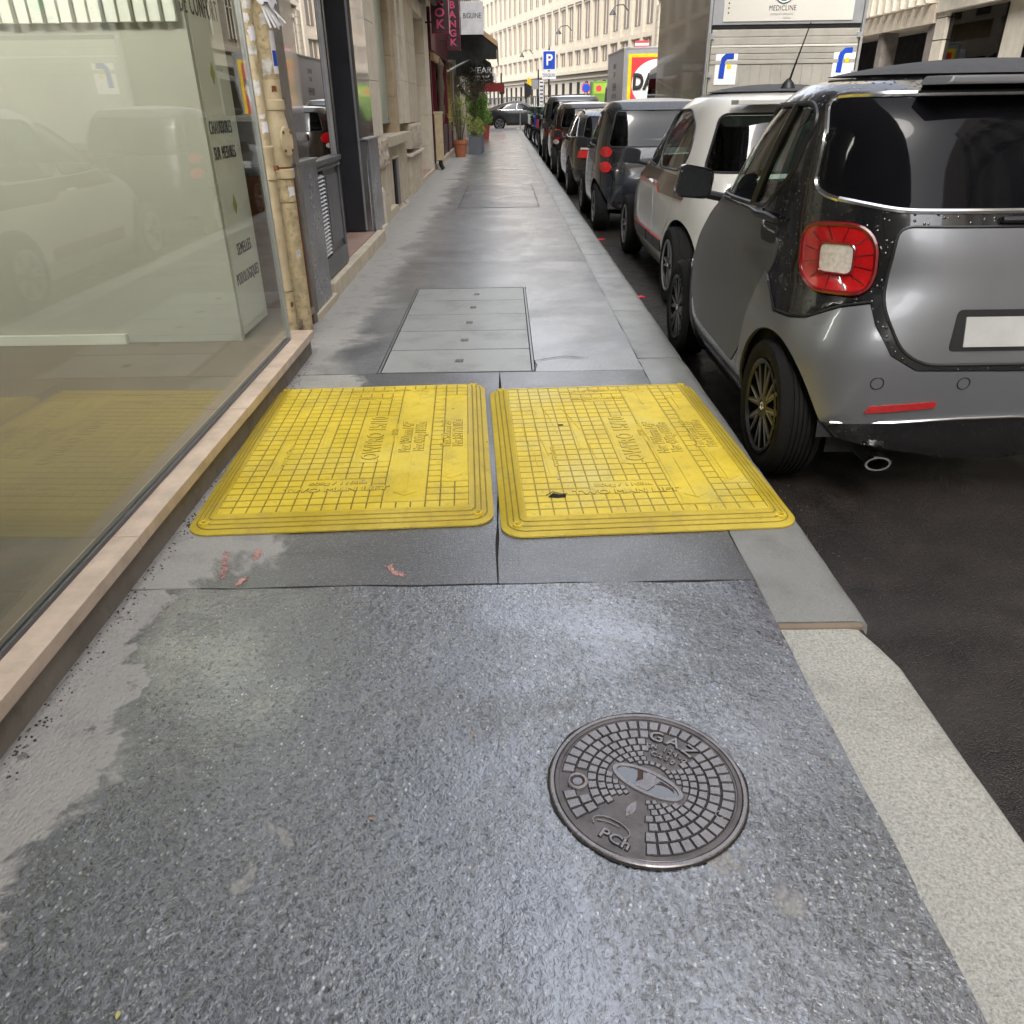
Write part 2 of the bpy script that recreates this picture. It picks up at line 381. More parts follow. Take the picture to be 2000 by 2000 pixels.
# ================================================================== GROUND
def sheet(name, mat, xs, ys, z=0., amp=.0012, skip=None, jit=.004, fsc=3.0, edgejit=True, sides=.02):
    """grid sheet with slight undulation; outer edges wander a little; thin skirt down"""
    vs = []; nx, ny = len(xs), len(ys)
    for j, y in enumerate(ys):
        for i, x in enumerate(xs):
            dx = dy = 0.
            if edgejit:
                if i in (0, nx - 1): dx = jit * mnoise.noise((y * 4, i, 3.1)) * 1.6
                if j in (0, ny - 1): dy = jit * mnoise.noise((x * 5, j, 7.7)) * 1.6
            h = amp * (mnoise.noise((x * fsc, y * fsc, 0)) + .5 * mnoise.noise((x * fsc * 2.7, y * fsc * 2.7, 4)))
            vs.append((x + dx, y + dy, z + h))
    fs = []
    for j in range(ny - 1):
        for i in range(nx - 1):
            if skip and skip((xs[i] + xs[i + 1]) / 2, (ys[j] + ys[j + 1]) / 2): continue
            a = j * nx + i; fs.append((a, a + 1, a + nx + 1, a + nx))
    bm = bmesh.new(); bv = [bm.verts.new(v) for v in vs]
    for f in fs: bm.faces.new([bv[i] for i in f])
    loose = [v for v in bm.verts if not v.link_faces]; bmesh.ops.delete(bm, geom=loose, context='VERTS')
    be = [e for e in bm.edges if len(e.link_faces) == 1]
    r = bmesh.ops.extrude_edge_only(bm, edges=be)
    for v in r['geom']:
        if isinstance(v, bmesh.types.BMVert): v.co.z -= sides
    me = bpy.data.meshes.new(name); bm.to_mesh(me); bm.free(); me.materials.append(mat)
    me.polygons.foreach_set('use_smooth', [True] * len(me.polygons))
    try: me.set_sharp_from_angle(angle=R(40))
    except Exception: pass
    return tag(link(name, me), kind='structure')
def lin(a, b, st):
    k = max(1, int(round((b - a) / st))); return [a + (b - a) * i / k for i in range(k + 1)]
KJ, KE = .806, 1.09      # inner and outer kerb lines
tag(MB().box(-260, 300, -40, 330, -.40, -.131).build('road', M['road']), kind='structure')
tag(MB().box(-1.9, KE - .03, -3, 56.6, -.1305, -.019).build('sidewalk_bed', M['joint']), kind='structure')
near = sheet('asphalt_near', M['near'], lin(-1.262, KJ - .004, .03), lin(-1.2, 2.128, .03), amp=.0022, fsc=5., jit=.006)
s1 = sheet('asphalt_strip', M['mid'], lin(-1.262, -.052, .05), lin(2.136, 4.405, .05), jit=.006)
s2 = sheet('asphalt_strip', M['mid'], lin(-.044, KJ - .005, .05), lin(2.136, 4.405, .05), jit=.006)
HX0, HX1, HY0, HY1 = -.772, .158, 4.418, 6.785
xs = sorted(set([round(v, 4) for v in lin(-1.9, HX0 - .006, .12) + lin(HX0 - .006, HX1 + .006, .155) + lin(HX1 + .006, KJ - .004, .13)]))
ys = sorted(set([round(v, 4) for v in lin(4.413, HY1 + .006, .12) + lin(HY1 + .006, 30, .3) + lin(30, 56.6, 1.4)]))
far = sheet('asphalt_far', M['far'], xs, ys, amp=.0025, fsc=1.4, skip=lambda x, y: HX0 - .005 < x < HX1 + .005 and 4.3 < y < HY1 + .005)
# square patches (later trench repair) thin joint lines on the far walk
patch = sheet('asphalt_patch', M['mid'], lin(-.72, .52, .12), lin(12.6, 16.4, .3), z=.004, amp=.001, sides=.004)
# ---- kerb stones
kerb = thing('kerb', kind='structure')
js = [-1.2, .62, 1.900, 3.12, 4.66, 5.92, 7.18]
while js[-1] < 56: js.append(js[-1] + 1.24)
for i in range(len(js) - 1):
    y0, y1 = js[i] + .004, js[i + 1] - .004
    pale = i in (0, 1); off = 0 if not pale else -.008
    x1 = KE + (.012 if pale else 0); mb = MB()
    k = 14; prof = [(KJ, -.15), (KJ, -.004), (KJ + .008, 0), (x1 - .05, -.001), (x1 - .02, -.005), (x1 - .004, -.018), (x1, -.04), (x1 + .002, -.15)]
    vs = []; seed = i * 3.3
    if pale: y1 -= .014
    for a in range(k + 1):
        y = y0 + (y1 - y0) * a / k
        endr = .006 if a in (0, k) else 0.
        for (x, z) in prof:
            nn = mnoise.noise((x * 9, y * 6, seed)) * .0025
            bulge = 0.0
            if pale and a >= k - 1 and x > 1.05: bulge = -.02 * (a - k + 2)
            vs.append((x + nn + bulge, y, z + off + nn * .8 - (endr if z > -.1 else 0)))
    q = len(prof); fs = [(a * q + j, a * q + j + 1, (a + 1) * q + j + 1, (a + 1) * q + j) for a in range(k) for j in range(q - 1)]
    fs += [tuple(range(q))[::-1], tuple(k * q + j for j in range(q))]
    mb.add(vs, fs); o = mb.build('kerb_stone', M['kerbpale'] if pale else M['kerb'], kerb, smooth=True)
    if pale and i == 1: tag(o, 'pale speckled granite kerb stone, nearer the camera than the grey ones')
B('kerb_mortar', M['mortar'], kerb, KJ + .002, KE - .030, 1.874, 1.897, -.06, -.0075)
# gutter grit along the kerb foot and wall foot
def scatter(name, mat, pts, smin, smax, label, cat='debris', kind='stuff', flat=.35):
    mb = MB()
    for (x, y, z) in pts:
        s = random.uniform(smin, smax); a = random.uniform(0, 6.28); q = []
        for t in range(5):
            aa = a + t * 1.2566; rr = s * random.uniform(.6, 1.1); q.append((x + rr * math.cos(aa), y + rr * math.sin(aa)))
        mb.prism(q, z - .001 - random.random() * .001, z + s * flat * random.uniform(.5, 1.2), taper=.6)
    return tag(mb.build(name, mat), label, cat, kind=kind)
scatter('grit', M['dirt'], [(random.gauss(-1.235, .022), random.uniform(.4, 4.7), .001) for _ in range(700)], .0015, .006,
        'brown grit gathered along the foot of the shop sill', 'grit')
scatter('gutter_grit', M['dirt'], [(1.1 + abs(random.gauss(0, .10)), random.uniform(1.4, 14), -.129) for _ in range(900)], .002, .006,
        'dark grit and crumbs lying in the gutter beside the kerb', 'grit')
def leaf(x, y, z, s, mat, lab, name='fallen_leaf', a=None):
    a = random.uniform(0, 6.28) if a is None else a; mb = MB(); k = 7; vs = []; 
    for j in range(k + 1):
        t = j / k; wd = s * .42 * math.sin(math.pi * t) ** .8; lx = (t - .5) * s * 1.6
        for sg in (-1, 0, 1):
            px, py = lx, sg * wd; hz = z + .002 + abs(sg) * wd * .35 + .15 * s * (t - .5) ** 2
            vs.append((x + px * math.cos(a) - py * math.sin(a), y + px * math.sin(a) + py * math.cos(a), hz))
    fs = [(3 * j + i, 3 * j + i + 1, 3 * j + i + 4, 3 * j + i + 3) for j in range(k) for i in (0, 1)]
    mb.add(vs, fs); o = mb.build(name, mat, smooth=True); return tag(o, lab, 'leaf')
leaf(-1.20, 2.93, .01, .035, M['litter'], 'curled tan leaf at the foot of the shop sill beside the left yellow board')
leaf(-1.17, 2.86, .002, .022, M['litter'], 'small brown leaf fragment just before the curled leaf by the sill')
for (x, y, s, l) in ((-.32, 1.19, .0075, 'tiny yellow petal on the coarse asphalt, left of the gas cover'), (-.70, .78, .0095, 'pale yellow seed on the dark asphalt near the dry corner'),
                     (-.53, .73, .008, 'cream seed lying on the dark asphalt at the bottom of the walk'), (-.10, 1.44, .0075, 'ochre fleck on the asphalt between boards and gas cover')):
    leaf(x, y, .001, s, M['petal'] if s > .0078 else M['litter'], l)
# twigs
for i, (x, y, a, l) in enumerate(((-1.185, 2.96, .5, 'thin twig lying across the curled leaf by the sill'), (-.12, 3.33, 2.4, 'short dark twig caught beside the left board edge'))):
    mb = MB(); mb.tube([(x + .03 * math.cos(a) * t, y + .03 * math.sin(a) * t, .008 + .006 * abs(t)) for t in (-1, -.3, .4, 1)], [.0012, .0015, .0012, .0006], 5)
    tag(mb.build('twig', M['bark']), l, 'twig')
# faded spray marks: thin irregular paint films
def spray(pts, lab, wid=.018):
    mb = MB()
    for _ in range(150):
        t = random.random() * (len(pts) - 1); i = int(t); f = t - i
        x = pts[i][0] * (1 - f) + pts[i + 1][0] * f + random.gauss(0, wid * .42); y = pts[i][1] * (1 - f) + pts[i + 1][1] * f + random.gauss(0, wid * .42)
        s = random.uniform(.0012, .0036); a = random.uniform(0, 3)
        q = [(x + s * math.cos(a + k * 1.257) * random.uniform(.6, 1.2), y + s * math.sin(a + k * 1.257) * random.uniform(.6, 1.2)) for k in range(5)]
        zt = random.uniform(.0022, .0034); mb.prism(q, .0012, zt)
    return tag(mb.build('spray_mark', M['pinkmark']), lab, 'paint mark')
spray([(-1.02, 2.37), (-.99, 2.27), (-.98, 2.19)], 'long pink spray stroke on the pavement left of the wet edge')
spray([(-.90, 2.37), (-.90, 2.31)], 'small faded pink dash right of the long stroke', .012)
spray([(-.90, 2.19), (-.91, 2.15)], 'faint pink dab at the joint below the small dash', .012)
spray([(-.42, 2.255), (-.40, 2.21), (-.36, 2.19)], 'pink hooked spray mark near the middle of the pavement strip', .013)
# ================================================================== GAS COVER
def gas_cover():
    t = thing('gas_cover', 'round brown cast iron gas cover lettered GAZ set in wet asphalt', 'manhole cover', (.307, 1.278, .0015), R(-35))
    A = MB(); A.lathe([(.226, -.01), (.226, .004), (.2235, .0062), (.2165, .0062), (.2150, .004), (.2150, -.01)], 96); A.build('frame_ring', M['iron'], t, smooth=True)
    A = MB(); A.lathe([(.2140, -.01), (.2140, .0045), (.2125, .0058), (.2045, .0058), (.2035, .0030), (.0, .0030)], 96); A.build('lid', M['ironbase'], t, smooth=True)
    A = MB(); A.lathe([(.2158, .0015), (.2132, .0015)], 96); A.build('seam', M['irondark'], t)
    A = MB(); vs = []; k_ = 120
    for r_ in (.2262, None):
        for j in range(k_):
            a = 2 * math.pi * j / k_; q = r_ or .2275 + .0045 * max(0, mnoise.noise((3 * math.cos(a), 3 * math.sin(a), 1)) + .35) + .0015 * random.random(); vs.append((q * math.cos(a), q * math.sin(a), .0022))
    A.add(vs, [(j, (j + 1) % k_, k_ + (j + 1) % k_, k_ + j) for j in range(k_)]); A.build('bedding_crack', M['joint'], t)
    # blocks
    gr = MB(); bl = MB(); rings = [(.198, .170, 44), (.166, .142, 38), (.138, .118, 34), (.1145, .098, 32), (.0955, .081, 30), (.079, .067, 28), (.065, .055, 26)]
    for ri, (ro, rin, cnt) in enumerate(rings):
        for k in range(cnt):
            a = 2 * math.pi * (k + .5) / cnt; cx = (ro + rin) / 2 * math.cos(a); cy = (ro + rin) / 2 * math.sin(a)
            if ri > 0 and abs(math.degrees(a) - 90) < 27 and cy > 0 and ri < 6: continue        # GAZ field
            if abs(math.degrees(a) - 270) < 26: continue                             # makers field
            if (cx / .098) ** 2 + (cy / .045) ** 2 < 1: continue                      # central handle
            if math.hypot(cx + .135, cy + .088) < .030: continue
            if math.hypot(cx - .174, cy - .005) < .011: continue
            ga = .0042 / ((ro + rin)); da = math.pi / cnt - ga
            q = [(r_ * math.cos(a + s_ * da), r_ * math.sin(a + s_ * da)) for r_, s_ in ((rin, -1), (ro, -1), (ro, 1), (rin, 1))]
            bl.prism(q, .0028, .0066 if ri < 4 else .006, taper=.9)
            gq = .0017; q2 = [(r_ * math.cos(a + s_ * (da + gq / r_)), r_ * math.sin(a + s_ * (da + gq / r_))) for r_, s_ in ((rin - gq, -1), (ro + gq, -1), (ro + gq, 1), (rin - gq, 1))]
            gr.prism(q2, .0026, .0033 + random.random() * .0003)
    o = bl.build('tread_block', M['iron'], t); tag(o, kind='stuff'); tag(gr.build('block_shade_grime', M['irondark'], t), kind='stuff')  # dark underlay stands in for shadow and dirt outlining each block
    # handle ellipse with two pockets
    def ell(a, b, n=40): return [(a * math.cos(2 * math.pi * k / n), b * math.sin(2 * math.pi * k / n)) for k in range(n)]
    A = MB(); n = 48
    def ring(a, b, z): return [(x, y, z) for x, y in ell(a, b, n)]
    vs = ring(.090, .037, .003) + ring(.088, .0355, .0068) + ring(.078, .027, .0068) + ring(.076, .0255, -.012)
    fs = [(r_ * n + k, r_ * n + (k + 1) % n, (r_ + 1) * n + (k + 1) % n, (r_ + 1) * n + k) for r_ in range(3) for k in range(n)]
    A.add(vs, fs); A.build('handle_rim', M['iron'], t, smooth=True)
    A = MB(); A.prism(ell(.0762, .0257), .0031, .0036); A.build('pocket_floor', M['puddle'], t)
    A = MB(); A.prism([(-.020, -.026), (.012, -.026), (.020, .0), (.012, .026), (-.012, .026), (-.010, 0)], .003, .0068, taper=.97)
    A.build('handle_bridge', M['iron'], t)
    A = MB(); A.prism([(-.036, .0235), (-.022, .026), (-.012, .004), (-.023, -.012), (-.026, .004)], .0036, .0042); A.prism([(.020, .004), (.026, .020), (.060, .014), (.066, .004), (.05, .010), (.033, .010)], .0036, .0042)
    A.build('pocket_shadow', M['ironrust'], t)
    for nme, x, y, r in (('key_socket', -.135, -.088, .024),):
        A = MB(); A.lathe([(r, .003), (r, .0075), (r * .85, .0085), (r * .72, .0085), (r * .68, .0035), (r * .5, .0034), (r * .46, .0060), (0, .0060)], 32, c=(x, y, 0)); A.build(nme, M['iron'], t, smooth=True)
        A = MB(); A.lathe([(r * .68, .0038), (r * .5, .0038)], 24, c=(x, y, 0)); A.build('socket_rust', M['ironrust'], t)
        A = MB(); A.prism([(x + r * .40 * math.cos(k * 1.0472), y + r * .40 * math.sin(k * 1.0472)) for k in range(6)], .0058, .0066); A.build('socket_bolt', M['puddle'], t)
    A = MB(); A.lathe([(.0075, .0036), (0, .0036)], 16, c=(.174, .005, 0)); A.build('lifting_hole', M['void'], t)
    A = MB(); A.lathe([(.0105, .003), (.0100, .0056), (.0080, .0056), (.0076, .0035)], 20, c=(.174, .005, 0)); A.build('hole_rim', M['iron'], t)
    # lettering along arcs
    def arc(s, rad, size, a0, step, sx=1.0, ext=.0022, z=.0045):
        k = len(s)
        for i, ch in enumerate(s):
            if ch == ' ': continue
            a = R(a0) - (i - (k - 1) / 2) * step
            text('letter', ch, M['iron'], t, (rad * math.cos(a), rad * math.sin(a), z), size, 'z', ext, sx, a - math.pi / 2, bevel=.0007)
            text('letter_shade_grime', ch, M['irondark'], t, (rad * math.cos(a), rad * math.sin(a), z - .0012), size, 'z', .0003, sx, a - math.pi / 2, bevel=.0022 if size > .03 else .0014)  # wider dark copy paints the shadow and dirt edging the letter
    arc('GAZ', .1475, .044, 90, .29, 1.15, .0026)
    arc('EN 124-2', .1145, .0195, 90, .120, 1.0, .0022)
    arc('C250', .0905, .0200, 90, .18, 1.0, .0022)
    text('letter', 'PCh', M['iron'], t, (.012, -.182, .0045), .034, 'z', .0022, 1.25, bevel=.0006); text('letter_shade_grime', 'PCh', M['irondark'], t, (.012, -.182, .0033), .034, 'z', .0003, 1.25, bevel=.0022)
    A = MB(); p = []
    for k in range(30):
        a = R(-35 + 250 * k / 29); p.append((-.010 + .044 * math.cos(a), -.158 + .020 * math.sin(a), .0050))
    A.tube(p, .0022, 6); A.build('swoosh', M['iron'], t, smooth=True)
    A = MB(); p = [(-.045, -.158, .0048), (-.02, -.150, .0048), (.005, -.149, .0048)]; A.tube(p, .0018, 6); A.build('swoosh_bar', M['iron'], t, smooth=True)
    A = MB(); lp = []
    for k in range(13): u = k / 12; lp.append((.004 + .011 * math.sin(math.pi * u), -.117 + .055 * u))
    for k in range(1, 12): u = 1 - k / 12; lp.append((.004 - .011 * math.sin(math.pi * u), -.117 + .055 * u))
    A.prism(lp, .003, .0046, taper=.9); A.build('leaf_emblem', M['iron'], t)
    A = MB(); A.tube([(.004, -.116, .0048), (.009, -.105, .0048), (.004, -.099, .0048), (.001, -.103, .0048)], .0009, 5); A.build('emblem_curl', M['iron'], t)
gas_cover()
# ================================================================== YELLOW BOARDS
def rrect(w_, h_, r, n=7):
    out = []
    for (sx, sy, a0) in ((1, 1, 0), (-1, 1, 90), (-1, -1, 180), (1, -1, 270)):
        for k in range(n + 1):
            a = R(a0 + 90 * k / n); out.append((sx * (w_ / 2 - r) + r * math.cos(a), sy * (h_ / 2 - r) + r * math.sin(a)))
    return out
def board(label, loc, rz, W, D, mat, worn):
    t = thing('trench_board', label, 'trench cover', loc, rz, 'yellow trench boards across the pavement')
    prof = [(0, 0), (.0, .006), (.008, .009), (.022, .014), (.024, .012), (.027, .0125), (.029, .0165), (.044, .022), (.046, .0195), (.049, .0200), (.051, .0245),
            (.066, .0300), (.068, .0275), (.071, .028), (.073, .0325), (.086, .0375), (.092, .038), (.094, .034)]
    A = MB(); n = 32; vs = []
    for d, z in prof:
        r = max(.012, .085 - d * .8)
        for k, (x, y) in enumerate(rrect(W - 2 * d, D - 2 * d, r)):
            cd = min(1, max(0, ((abs(x) - (W / 2 - .10)) / .03))) * min(1, max(0, ((abs(y) - (D / 2 - .10)) / .03)))
            vs.append((x, y, z))
    fs = [(r_ * n + k, r_ * n + (k + 1) % n, (r_ + 1) * n + (k + 1) % n, (r_ + 1) * n + k) for r_ in range(len(prof) - 1) for k in range(n)]
    A.add(vs, fs); A.build('ramp_edge', M['yelramp'], t, smooth=True)
    for d, z in ((.0265, .0146), (.0485, .0216), (.0705, .0300)):
        G = MB(); vs = []
        for dd in (d - .0020, d + .0028):
            for (x, y) in rrect(W - 2 * dd, D - 2 * dd, max(.012, .085 - dd * .8)): vs.append((x, y, z))
        G.add(vs, [(k, (k + 1) % n, n + (k + 1) % n, n + k) for k in range(n)]); G.build('ramp_groove', M['yelgroove'], t)
    w2, d2 = W - .188, D - .188
    MB().box(-w2 / 2 - .003, w2 / 2 + .003, -d2 / 2 - .003, d2 / 2 + .003, .004, .0362).build('deck', M['yelgroove'] if not worn else M['yelgroove2'], t)
    nx, ny = 17, 26; cx, cy = w2 / nx, d2 / ny
    # raised fields (x0,x1,y0,y1) in deck fraction, origin lower left
    fields = [(.47, .62, .29, .69), (.66, .81, .055, .955), (.86, .985, .155, .88), (.40, .60, .845, .895), (.37, .62, .93, .975),
              (.30, .36, .42, .66), (.14, .20, .25, .50), (.14, .20, .71, .80), (.62, .665, .46, .62), (.29, .60, .105, .185)]
    fields = [(round(a * nx) / nx, round(b * nx) / nx, round(c * ny) / ny, round(d_ * ny) / ny) for a, b, c, d_ in fields]
    T = MB(); Dm = MB(); g = .0025; g2 = .0044; zt = .0392 if not worn else .0374
    for i in range(nx):
        for j in range(ny):
            u, v = (i + .5) / nx, (j + .5) / ny
            if any(a < u < b and c < v < d_ for a, b, c, d_ in fields): continue
            x, y = -w2 / 2 + cx * u * nx, -d2 / 2 + cy * v * ny
            T.prism([(x - cx / 2 + g, y - cy / 2 + g2), (x + cx / 2 - g, y - cy / 2 + g2), (x + cx / 2 - g, y + cy / 2 - g2), (x - cx / 2 + g, y + cy / 2 - g2)], .035, zt, taper=.97)
            Dm.prism([(x + .0035 * math.cos(k), y + .0035 * math.sin(k)) for k in (0, 1.25, 2.5, 3.75, 5.)], zt - .001, zt + .0009, taper=.5)
    tag(T.build('tread_tile', mat, t), kind='stuff'); tag(Dm.build('tread_stud', mat, t), kind='stuff')
    F = MB(); L = MB()
    for a, b, c, d_ in fields:
        x0, x1, y0, y1 = -w2 / 2 + w2 * a, -w2 / 2 + w2 * b, -d2 / 2 + d2 * c, -d2 / 2 + d2 * d_
        F.box(x0 + .002, x1 - .002, y0 + .002, y1 - .002, .035, .0374)
        L.tube([(x, y, .0384) for x, y in rnd2([(x0 + .004, y0 + .004), (x1 - .004, y0 + .004), (x1 - .004, y1 - .004), (x0 + .004, y1 - .004)], .014) + [(x0 + .018, y0 + .004)]], .0013 if not worn else .0009, 5, False)
    F.build('lettering_field', mat, t); L.build('field_border', mat, t)
    X = lambda u: -w2 / 2 + w2 * u
    Y = lambda v: -d2 / 2 + d2 * v
    e = .0022 if not worn else .0016
    def tx(s_, u, v, size, rot=None, sx=1., sy=1.):
        text('raised_lettering', s_, mat, t, (X(u), Y(v), .0384), size, 'z', e, sx, rot, bevel=.0006, sy=sy)
        text('lettering_grime', s_, M['yelgroove'] if not worn else M['yelgroove2'], t, (X(u), Y(v), .0374), size, 'z', .0003, sx, rot, bevel=.0028 if size > .04 else .0018, sy=sy)
    tx('LOWPRO 15/10', .555, .49, .105, R(90), .78)
    tx('TWO MAN LIFT', .445, .125, .046, None, 1.30)
    tx('50kg / 110lbs', .445, .166, .034, None, 1.30)
    tx('Max 1200mm / 47"', .705, .50, .062, R(90), .78, 1.1); tx('Max 400kg / 880lbs', .770, .50, .058, R(90), .78, 1.1)
    tx('Max 900mm / 35"', .895, .52, .058, R(90), .78, 1.0); tx('Max 3.5T / 7710lbs', .952, .52, .055, R(90), .78, 1.1)
    tx('www.trench.com', .172, .375, .034, R(90), .9); tx('15/10', .643, .54, .034, R(90)); tx('PEDESTRIAN WALKWAY', .50, .871, .030, None, .85); tx('DRIVEWAY TRENCH COVER', .495, .953, .030, None, .95)
    for u, v0, v1, v2, v3, vt in ((.735, .80, .945, .075, .34, .075), (.922, .74, .865, .175, .36, .175)):
        for va, vb in ((v0, v1), (v2, v3)): MB().box(X(u) - .006, X(u) + .006, Y(va), Y(vb), .037, .0405).build('arrow_shaft', mat, t)
        for s_ in (-1, 1):
            for va, dv in ((Y(vt), .032), (Y(v1) + .004, -.028)): MB().tube([(X(u), va, .0388), (X(u) + s_ * .045, va + dv, .0388)], .0020, 6).build('arrow_head', mat, t)
    for sx in (-1, 1):
        for sy in (-1, 1):
            A = MB(); c = (sx * (W / 2 - .062), sy * (D / 2 - .062), 0); A.lathe([(.020, .012), (.0185, .028), (.0125, .0285), (.0115, .016)], 24, c=c); A.build('bolt_boss', mat, t, smooth=True)
            A = MB(); A.lathe([(.0116, .0165), (0, .0165)], 16, c=c); A.build('bolt_recess', M['yelgroove'], t)
    # stiffening edge lip between ramp and deck
    A = MB(); A.tube([(x, y, .0385) for x, y in rrect(W - .186, D - .186, .012, 3)] + [((W - .186) / 2, 0, .0385)], .0022, 6, False)
    A.build('deck_lip', M['yel'] if not worn else mat, t)
    return t, X, Y
t1, X1, Y1 = board('left yellow trench board with crisp square studs, beside the shop sill', (-.672, 3.322, .002), R(2.6), 1.15, 1.64, M['yel'], False)
t2, X2, Y2 = board('right yellow trench board, worn and stained orange, reaching over the kerb', (.487, 3.268, .002), R(2.5), 1.11, 1.64, M['yelworn'], True)
# scuffs on the worn board: thin gouges and one torn hole
A = MB()
for pts in ([(.09, .30), (.08, .42), (.05, .55), (.06, .72), (.04, .84)], [(.15, .38), (.13, .5), (.12, .62)], [(.22, .55), (.20, .70), (.17, .82)], [(.34, .58), (.30, .72), (.27, .80)], [(.37, .35), (.36, .45)]):
    A.tube([(X2(u), Y2(v), .0385) for u, v in pts], .0017, 5)
A.build('scratch', M['yelworn'], t2)
A = MB(); A.prism([(X2(.105), Y2(.105)), (X2(.13), Y2(.13)), (X2(.16), Y2(.118)), (X2(.185), Y2(.12)), (X2(.18), Y2(.10)), (X2(.14), Y2(.098))], .0380, .0383); A.build('torn_hole', M['void'], t2)
A = MB(); A.tube([(X2(.10), Y2(.118), .0388), (X2(.13), Y2(.135), .0400), (X2(.165), Y2(.120), .0395), (X2(.19), Y2(.122), .0388)], .0018, 5); A.build('torn_edge', M['bark'], t2)
A = MB(); A.box(X2(.235), X2(.262), Y2(.62), Y2(.632), .0385, .0389); A.build('slot', M['void'], t2)
A = MB(); A.prism([(X1(.55) + .010 * math.cos(k), Y1(.175) + .008 * math.sin(k)) for k in (0, 1, 2, 3, 4, 5)], .0385, .0398, taper=.7); A.build('chewing_gum', M['hatch'], t1)
A = MB(); A.prism([(X2(.17) + .009 * math.cos(k), Y2(.215) + .007 * math.sin(k)) for k in (0, 1, 2, 3, 4, 5)], .0378, .0392, taper=.7); A.build('chewing_gum', M['hatch'], t2)
# ================================================================== CHAMBER COVER
h = thing('chamber_cover', 'long service hatch of five grey concrete slabs in a steel frame', 'service hatch', (0, 0, 0))
for s, (x0, x1) in ((0, (HX0, HX0 + .012)), (1, (HX1 - .012, HX1))):
    B('frame_rail', M['steel'], h, x0, x1, HY0, HY1, -.018, .003); B('frame_gap', M['void'], h, x1 + .0005 if not s else x0 - .0045, x1 + .0045 if not s else x0 - .0005, HY0, HY1, -.018, .0008)
B('frame_end', M['steel'], h, HX0 + .014, HX1 - .014, HY1 - .008, HY1, -.018, .0015)
B('frame_end', M['steel'], h, HX0 + .014, HX1 - .014, HY0, HY0 + .006, -.018, .0015)
ph = (HY1 - HY0 - .02) / 5
for i in range(5):
    y0 = HY0 + .010 + i * ph; y1 = y0 + ph - (.014 if i != 2 else .008); x0, x1 = HX0 + .019, HX1 - .019; cx, cy = -.30 + .012 * i, (y0 + y1) / 2 - .01
    hx, hy = .024, .036; mb = MB()
    zt = .001 + .0006 * (i % 2)
    o_ = [(x0, y0), (x1, y0), (x1, y1), (x0, y1)]; n_ = [(cx - hx, cy - hy), (cx + hx, cy - hy), (cx + hx, cy + hy), (cx - hx, cy + hy)]
    vs = [(*p, zt) for p in o_] + [(*p, zt) for p in n_] + [(*p, -.02) for p in o_] + [(*p, -.017) for p in n_]
    fs = [(k, (k + 1) % 4, 4 + (k + 1) % 4, 4 + k) for k in range(4)] + [(k, 8 + k, 8 + (k + 1) % 4, (k + 1) % 4) for k in range(4)] + [(4 + k, 4 + (k + 1) % 4, 12 + (k + 1) % 4, 12 + k) for k in range(4)]
    mb.add(vs, fs); sl = mb.build('cover_slab', M['hatch'], h)
    B('slot_rim', M['steel'], sl, cx - hx - .009, cx - hx - .001, cy - hy, cy + hy, -.01, zt + .0015)
    B('slot_bottom', M['void'], sl, cx - hx, cx + hx, cy - hy, cy + hy, -.0185, -.0165)
for i in range(1, 5):
    y_ = HY0 + .010 + i * ph; B('slab_joint', M['void'], h, HX0 + .019, HX1 - .019, y_ - (.013 if i != 3 else .007), y_ - .001, -.0185, -.0035)
# wandering cracks in the walk
def crack(pts, w_, lab):
    mb = MB(); P_ = []
    for (x0, y0), (x1, y1) in zip(pts[:-1], pts[1:]):
        k = max(2, int(math.hypot(x1 - x0, y1 - y0) / .03))
        for j in range(k): t = j / k; P_.append((x0 + (x1 - x0) * t + random.gauss(0, .0045), y0 + (y1 - y0) * t + random.gauss(0, .0045)))
    P_.append(pts[-1]); vs = []
    for i, (x, y) in enumerate(P_):
        a = P_[max(0, i - 1)]; b_ = P_[min(len(P_) - 1, i + 1)]; dx, dy = b_[0] - a[0], b_[1] - a[1]; l = math.hypot(dx, dy) + 1e-9; q = w_ * random.uniform(.35, 1.1) / 2
        vs += [(x - dy / l * q, y + dx / l * q, .0042), (x + dy / l * q, y - dx / l * q, .0042)]
    mb.add(vs, [(2 * i, 2 * i + 1, 2 * i + 3, 2 * i + 2) for i in range(len(P_) - 1)]); return tag(mb.build('crack', M['joint']), lab, 'crack')
crack([(.16, 4.43), (.17, 4.62), (.35, 4.70), (.50, 4.66)], .010, 'short ragged crack at the near right corner of the service hatch')
crack([(-1.28, 7.9), (-.8, 8.0), (-.2, 7.95), (.4, 8.02), (.80, 7.98)], .007, 'cross joint in the asphalt a step beyond the service hatch')
crack([(-.72, 12.62), (-.72, 16.38)], .02, 'left edge joint of the asphalt repair patch'); crack([(.52, 12.62), (.52, 16.38)], .02, 'right edge joint of the asphalt repair patch'); crack([(-.72, 12.6), (.52, 12.6)], .03, 'near edge joint of the asphalt repair patch')
# small utility covers further on
for (x, y, s, l) in ((.15, 20.5, .22, 'square iron cover far along the walk'),):
    A = MB(); A.box(x - s, x + s, y - s * .8, y + s * .8, .003, .0075); tag(A.build('utility_cover', M['iron'], bevel=.004), l, 'manhole cover')
